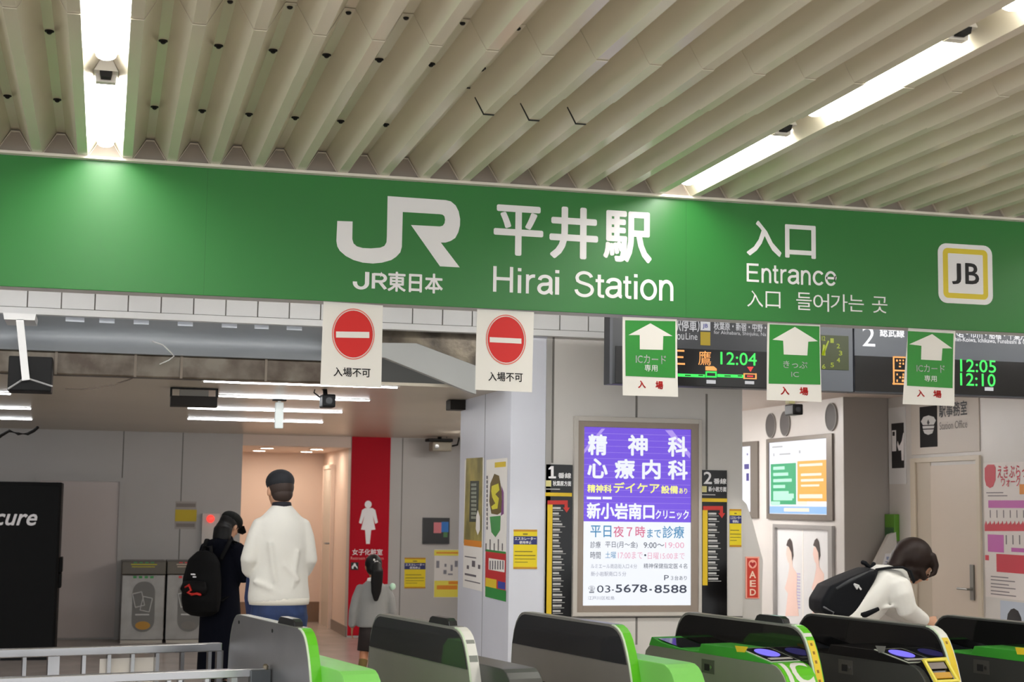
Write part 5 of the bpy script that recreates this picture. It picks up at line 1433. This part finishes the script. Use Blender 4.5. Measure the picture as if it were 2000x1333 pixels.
# --- person in dark coat with cap and backpack, looking down at a phone, turned to the right
t = person('person in a dark navy coat and black cap with a black backpack, looking down', 432, 1150, 13.2, R(-38))
sc = .86
b = MB(); Mh = head(b, (0, .10, 1.345), .93, R(-12), R(-32))
b.tube([(0, .0, 1.19), (0, .06, 1.29)], [(.05, .05), (.048, .05)])
b.tube([(0, 0, .72), (0, 0, .95), (0, .0, 1.15), (0, .0, 1.22)], [(.13, .10), (.12, .09), (.13, .09), (.07, .06)])
for sx in (-1, 1):
    b.tube([(.14*sx, 0, 1.17), (.18*sx, .02, .93), (.07*sx, .24, .98)], [.036, .03, .022])
    hand(b, (.07*sx, .24, .98), (-.35*sx, .8, .4), (0, -.2, 1), (-sx, 0, .1), .85, .8)
    b.tube([(.08*sx, 0, .74), (.08*sx, .02, .40), (.08*sx, 0, .07)], [.07, .045, .033])
    b.tube([(.08*sx, -.03, .04), (.09*sx, .12, .035)], [(.034, .03), (.034, .025)])
remeshed('body', b, SKIN, t, .012, 3)
face_marks(Mh, .93, t)
m = MB()
m.tube([(0, 0, .13), (0, 0, .30), (0, 0, .62), (0, 0, .85), (0, .0, 1.05), (0, 0, 1.15), (0, .01, 1.21), (0, .03, 1.27)],
       [(.185, .165), (.18, .16), (.175, .15), (.155, .125), (.17, .12), (.16, .105), (.10, .09), (.065, .07)], n=26, cap=.2)
for sx in (-1, 1): m.tube([(.14*sx, 0, 1.17), (.19*sx, .0, 1.04), (.20*sx, .03, .93), (.14*sx, .14, .93), (.085*sx, .22, .97)], [.066, .062, .058, .052, .042])
m.tube([(-.08, -.05, 1.20), (0, -.085, 1.19), (.08, -.05, 1.20)], [.04, .055, .04])
remeshed('coat', m, mat('coat_navy', (10, 12, 22), .9, spec=.1), t, .012, 4)
for sx in (-1, 1):
    m = MB(); m.tube([(.08*sx, -.05, .05), (.08*sx, .02, .05), (.09*sx, .13, .04)], [(.042, .045), (.044, .046), (.038, .03)]); m.build('shoe', MATS['shoe_dark'], t, smooth=True)
m = shells([(0, -.025, .02, .086, .098, .09), (0, -.055, -.06, .082, .07, .10)], Mh, .93)
m.tube([(0, .0, 1.33), (0, -.02, 1.24), (0, -.03, 1.18)], [(.085, .06), (.085, .05), (.05, .03)], n=14)
remeshed('hair', m, HAIR, t, .011, 3)
m = shells([(0, -.008, .058, .094, .112, .072)], Mh, .93)
bw_ = [Mh @ Vector((x, y, z)) for x, y, z in ((-.075, .08, .045), (-.06, .14, .025), (0, .165, .018), (.06, .14, .025), (.075, .08, .045), (0, .10, .055))]
m.add(bw_ + [v + Vector((0, 0, .008)) for v in bw_], [(0,1,2,3,4,5), (6,11,10,9,8,7), (0,6,7,1), (1,7,8,2), (2,8,9,3), (3,9,10,4), (4,10,11,5), (5,11,6,0)])
m.build('cap', mat('cap_black', (16, 18, 16), .7, spec=.2), t, smooth=False)
p = t.matrix_basis @ Vector((.0, .31, 1.03))
t2 = thing('mobile_phone', 'mobile phone held in both hands by the person in the dark coat', 'phone', t.matrix_basis @ Vector((.0, .345, 1.035)), R(-38))
m = MB(); m.obox((0, 0, 0), Vector((.036, 0, 0)), Vector((0, .006, -.003)), Vector((0, .033, .066))); m.build('body', mat('phone_grey', (150, 152, 160), .3), t2, bevel=.003)
bp = thing('backpack', 'black backpack with a red patch worn by the person in the dark coat', 'backpack', t.location, R(-38))
m = MB(); m.tube([(-.03, -.235, .66), (-.03, -.24, .75), (-.03, -.235, .92), (-.03, -.215, 1.06), (-.02, -.19, 1.12)], [(.165, .085), (.18, .11), (.175, .105), (.15, .08), (.10, .05)], side=(1,0,0), n=20, cap=.5)
remeshed('pack', m, mat('pack_black', (8, 8, 9), .7, spec=.15), bp, .012, 4)
m = MB(); m.tube([(-.06, -.20, 1.10), (-.05, -.20, 1.18), (.02, -.20, 1.18), (.03, -.20, 1.10)], .016, n=8)
m.build('grab_handle', MATS['pack_black'], bp, smooth=True)
m = MB(); m.tube([(-.03, -.338, .80), (-.03, -.35, .84), (-.03, -.342, .90)], [(.11, .02), (.13, .025), (.11, .02)], n=14, cap=.4); m.build('front_pocket', mat('pocket_black', (13, 11, 11), .6, spec=.15), bp, smooth=True)
m = MB()
random.seed(5); pts = [(-.10, -.36, .855), (-.06, -.372, .875), (-.035, -.374, .835), (-.07, -.372, .815), (-.03, -.374, .80), (.02, -.372, .81), (.05, -.366, .80)]
m.tube(pts, .011, n=8); m.build('red_patch', mat('patch_red', (200, 34, 24), .5), bp, smooth=True)
m = MB(); m.box(-.06, -.352, .955, -.02, -.345, .965).box(-.04, -.352, .935, -.01, -.345, .945); m.build('tag', LETW, bp)
for sx in (-1, 1):
    m = MB(); m.tube([(-.0+.10*sx, -.17, 1.08), (.115*sx, -.06, 1.235), (.125*sx, .07, 1.20), (.14*sx, .12, 1.02), (.13*sx, .02, .82), (.10*sx, -.15, .74)], [(.022, .008)]*6, side=(1,0,0), n=8)
    m.build('strap', MATS['pack_black'], bp, smooth=True)

# --- schoolgirl walking away
t = person('schoolgirl with a long dark ponytail in a grey jacket and dark shorts, walking away', 728, 1200, 13.4, R(4)); t.scale = (1.05,)*3
s = .62
b = MB(); Mh = head(b, (.0, .02, .965), .80, R(0), R(-6))
b.tube([(0, 0, .82), (0, .0, .90)], [(.036, .036), (.035, .036)])
b.tube([(0, 0, .50), (0, 0, .62), (0, 0, .76), (0, 0, .83)], [(.09, .07), (.085, .065), (.10, .065), (.05, .045)])
b.tube([(-.10, 0, .79), (-.16, -.01, .62), (-.165, .015, .47)], [.028, .023, .018]); hand(b, (-.165, .015, .47), (-.02, .1, -1), (.1, 1, 0), (1, 0, 0), .62, .45)
b.tube([(.10, 0, .79), (.155, -.01, .62), (.16, .03, .48)], [.028, .023, .018]); hand(b, (.16, .03, .48), (.02, .2, -1), (-.1, 1, 0), (-1, 0, 0), .62, .45)
b.tube([(-.055, 0, .50), (-.06, .0, .33), (-.085, -.06, .20), (-.115, -.10, .05)], [.052, .040, .034, .022])
b.tube([(.055, 0, .50), (.06, .09, .30), (.065, .10, .05)], [.052, .038, .024])
b.tube([(-.115, -.12, .03), (-.125, -.02, .028)], [(.024, .022), (.024, .018)]); b.tube([(.065, .07, .03), (.07, .17, .028)], [(.024, .022), (.024, .018)])
remeshed('body', b, SKINT, t, .009, 3)
face_marks(Mh, .80, t)
m = MB()
m.tube([(0, 0, .475), (0, 0, .52), (0, 0, .62), (0, 0, .72), (0, 0, .79), (0, 0, .825), (0, .0, .855)], [(.128, .095), (.13, .096), (.122, .09), (.125, .085), (.115, .072), (.08, .06), (.045, .045)], n=22, cap=.15)
m.tube([(-.10, 0, .79), (-.14, -.005, .70), (-.165, -.01, .60), (-.17, .01, .485)], [.044, .042, .038, .032]); m.tube([(.10, 0, .79), (.14, -.005, .70), (.162, -.01, .60), (.165, .015, .49)], [.044, .042, .038, .032])
remeshed('jacket', m, mat('jacket_grey', (138, 138, 136), .8), t, .009, 4)
m = MB(); m.tube([(0, 0, .833), (0, .005, .868)], [(.060, .052), (.048, .046)], n=20, cap=.1); m.build('collar', mat('collar_white', (226, 224, 220), .7), t, smooth=True)
m = MB(); m.tube([(0, 0, .50), (0, 0, .42), (0, 0, .285)], [(.105, .085), (.112, .092), (.122, .10)], n=22, cap=.1); m.build('shorts', mat('shorts_dark', (38, 28, 26), .8), t, smooth=True)
for q, rr in ((((-.082, -.055, .212), (-.10, -.08, .14), (-.115, -.10, .05)), [.037, .034, .027]), (((.062, .10, .212), (.064, .10, .14), (.065, .10, .05)), [.037, .034, .027])):
    m = MB(); m.tube(q, rr, n=12, cap=.2); m.build('knee_sock', mat('sock_olive', (104, 84, 40), .85), t, smooth=True)
for q in (((-.117, -.135, .032), (-.12, -.08, .038), (-.127, .005, .028)), ((.065, .055, .032), (.068, .11, .038), (.072, .19, .028))):
    m = MB(); m.tube(q, [(.031, .031), (.033, .034), (.030, .024)]); m.build('shoe', mat('shoe_brown', (52, 38, 36), .5), t, smooth=True)
m = shells([(0, -.012, .022, .088, .104, .098), (0, -.03, -.03, .080, .08, .07)], Mh, .80)
remeshed('hair', m, HAIR, t, .008, 3)
m = MB(); m.tube([(.0, -.10, .99), (.0, -.125, .93), (.0, -.112, .84), (.0, -.102, .76), (0, -.098, .69)], [(.035, .03), (.05, .035), (.050, .03), (.042, .024), (.018, .012)], n=14, cap=.5); remeshed('ponytail', m, HAIR, t, .008, 3)
m = MB(); m.box(-.030, -.112, 1.012, -.018, -.098, 1.028).box(-.005, -.115, 1.000, .008, -.10, 1.012).box(-.02, -.112, 1.0, -.01, -.1, 1.01); m.build('hair_clip', mat('clip_white', (224, 222, 220), .4), t)
m = MB(); m.ball((.155, -.03, .80), (.026, .02, .028), 14, 10); m.build('badge', mat('badge_mint', (190, 226, 200), .5), t, smooth=True)

# --- bending person with backpack behind the gates, side view facing right
p0 = at(1760, 1160, 'y', 9.0)
t = thing('person', 'person in a white top bending forward with loose dark brown hair', 'person', (p0.x, 9.0, 0), R(-8))
fb = Fr((p0.x, 9.0, 0), R(-8))
def Q(x, y, dy=0.0):
    a, z = fb.p(x, y); return Vector((a, dy, z))
b = MB()
hipc = Q(1650, 1225); sh = Q(1738, 1125); neck = Q(1768, 1122); hd = Q(1783, 1100)
# the head hangs forward, looking right and down
Mh = head(b, hd + Vector((.03, 0, -.02)), .95, R(-90), R(-48))
b.tube([sh + Vector((.02, 0, -.04)), neck + Vector((.0, 0, -.02)), hd], [(.05, .05), .045, .045])
b.tube([hipc, (hipc+sh)/2 + Vector((-.02, 0, .03)), sh], [(.11, .10), (.10, .09), (.10, .07)], side=(0, 1, 0))
for sy in (-1, 1):
    a = sh + Vector((.0, .15*sy, -.03)); e = Q(1750, 1188, .17*sy); w = Q(1796, 1211, .10*sy)
    b.tube([a, e, w], [.040, .032, .024]); hand(b, w, (.9, -.02*sy, -.35), (0, -.2*sy, .9), (0, -sy, -.2), .95, .75)
    b.tube([hipc + Vector((0, .085*sy, 0)), hipc + Vector((.06+.05*sy, .09*sy, -.40)), Vector((hipc.x-.02+.12*sy, .09*sy, .08))], [.085, .055, .04])
    b.tube([Vector((hipc.x-.05+.12*sy, .09*sy, .04)), Vector((hipc.x+.12+.12*sy, .09*sy, .035))], [(.035, .035), (.035, .03)], side=(0,1,0))
remeshed('body', b, SKIN, t, .011, 3)
face_marks(Mh, .95, t, HAIRB)
m = MB()
m.tube([hipc + Vector((-.03, 0, -.10)), hipc + Vector((-.01, 0, .02)), (hipc*.5+sh*.5) + Vector((-.005, 0, .015)), sh + Vector((-.03, 0, -.03)), sh + Vector((.04, 0, -.015)), neck + Vector((.0, 0, -.005))],
       [(.17, .12), (.18, .14), (.185, .14), (.185, .12), (.13, .085), (.072, .06)], side=(0, 1, 0), n=24, cap=.2)
for sy in (-1, 1):
    m.tube([sh + Vector((.0, .15*sy, -.05)), Q(1742, 1160, .175*sy), Q(1752, 1188, .175*sy), Q(1770, 1198, .14*sy), Q(1793, 1210, .105*sy)], [.078, .075, .066, .055, .042])
TOP = mat('top_white', (234, 232, 226), .85, bump=.15, nscale=20)
for a, c in (((1715, 1165), (1750, 1145)), ((1725, 1180), (1755, 1165)), ((1700, 1185), (1735, 1180))): m.tube([Q(*a, -.16), Q(*c, -.19)], .012, n=8)
remeshed('top', m, TOP, t, .011, 4)
m = MB()
m.tube([hipc + Vector((-.01, 0, .0)), hipc + Vector((-.02, 0, -.12))], [(.165, .13), (.17, .14)], side=(0, 1, 0), n=18, cap=.3)
for sy in (-1, 1): m.tube([hipc + Vector((-.01, .085*sy, -.05)), hipc + Vector((.06+.05*sy, .09*sy, -.40)), Vector((hipc.x-.02+.12*sy, .09*sy, .07))], [.105, .078, .06])
remeshed('trousers', m, mat('trousers_dark', (40, 40, 46), .8), t, .012, 4)
for sy in (-1, 1):
    m = MB(); m.tube([Vector((hipc.x-.07+.12*sy, .09*sy, .045)), Vector((hipc.x+.14+.12*sy, .09*sy, .04))], [(.042, .045), (.042, .034)], side=(0,1,0)); m.build('shoe', mat('shoe_white', (200, 198, 194), .5), t, smooth=True)
# bob hair
m = MB()
m.ball(tuple(Q(1783, 1087)), (.126, .118, .122), 20, 14)
m.tube([Q(1760, 1085), Q(1748, 1105), Q(1757, 1118)], [(.085, .06), (.085, .05), (.05, .03)], side=(0,1,0))
m.tube([Q(1783, 1095), Q(1782, 1115), Q(1782, 1128)], [(.10, .09), (.10, .085), (.07, .05)], side=(0,1,0))
for c in (((1812,1085),(1819,1105),(1816,1120),(1806,1127)), ((1770,1110),(1772,1124),(1782,1131)), ((1790,1110),(1794,1124),(1797,1131))):
    m.tube([Q(x, y, -.07) for x, y in c], [.028, .024, .018, .008][:len(c)], n=10)
remeshed('hair', m, HAIRB, t, .009, 3)
bp = thing('backpack', 'black backpack with a small white emblem on the back of the bending person', 'backpack', t.location, R(-8))
m = MB()
out = [(1590,1172),(1608,1142),(1648,1124),(1690,1108),(1704,1112),(1697,1130),(1676,1168),(1660,1200),(1640,1212),(1606,1206),(1590,1192)]
cen = Q(1645, 1160)
n = len(out); vs = []
for sy, k in ((-.17, .80), (-.14, .97), (0, 1.0), (.14, .97), (.17, .80)):
    for x, y in out:
        q = Q(x, y); vs.append(cen + (q-cen)*k + Vector((0, sy, 0)))
fs = []
for i in range(4):
    for j in range(n): fs.append((i*n+j, i*n+(j+1)%n, (i+1)*n+(j+1)%n, (i+1)*n+j))
fs += [tuple(range(n)), tuple(range(4*n, 5*n))[::-1]]
m.add(vs, fs)
remeshed('pack', m, mat('pack_navy', (13, 15, 20), .7, spec=.2), bp, .012, 5)
m = MB(); m.tube([Q(1618, 1148, -.16), Q(1650, 1130, -.16), Q(1690, 1114, -.14)], .012, n=8); m.build('zip_line', mat('zip_grey', (44, 46, 50), .5), bp, smooth=True)
m = MB()
for A, B in (((1650,1139),(1655,1147)), ((1650,1139),(1659,1142)), ((1657,1142),(1655,1148)), ((1659,1144),(1663,1149))): m.tube([Q(*A, -.178), Q(*B, -.178)], .006, n=6)
m.build('emblem', mat('emblem_white', (214, 214, 214), .5), bp)
m = MB(); m.tube([Q(1593, 1183, -.16), Q(1612, 1193, -.165), Q(1610, 1203, -.15)], .006, n=6); m.build('piping', mat('piping_grey', (96, 98, 102), .5), bp)
m = MB(); m.tube([Q(1698, 1109, 0), Q(1690, 1101, 0), Q(1684, 1099, 0)], .014, n=8); m.tube([Q(1703, 1110, 0), Q(1707, 1101, 0)], .014, n=8); m.build('grab_handle', MATS['pack_navy'], bp, smooth=True)
for sy in (-1, 1):
    m = MB(); m.tube([Q(1700, 1112, .10*sy), Q(1722, 1108, .13*sy), Q(1748, 1107, .135*sy), Q(1762, 1115, .14*sy), Q(1766, 1135, .17*sy)], [(.026, .008)]*5, side=(0,1,0), n=8)
    m.tube([Q(1652, 1200, .16*sy), Q(1672, 1197, .182*sy), Q(1696, 1186, .186*sy)], [(.010, .022), (.008, .018), (.006, .012)], side=(0,1,0), n=8)
    m.build('strap', MATS['pack_navy'], bp, smooth=True)
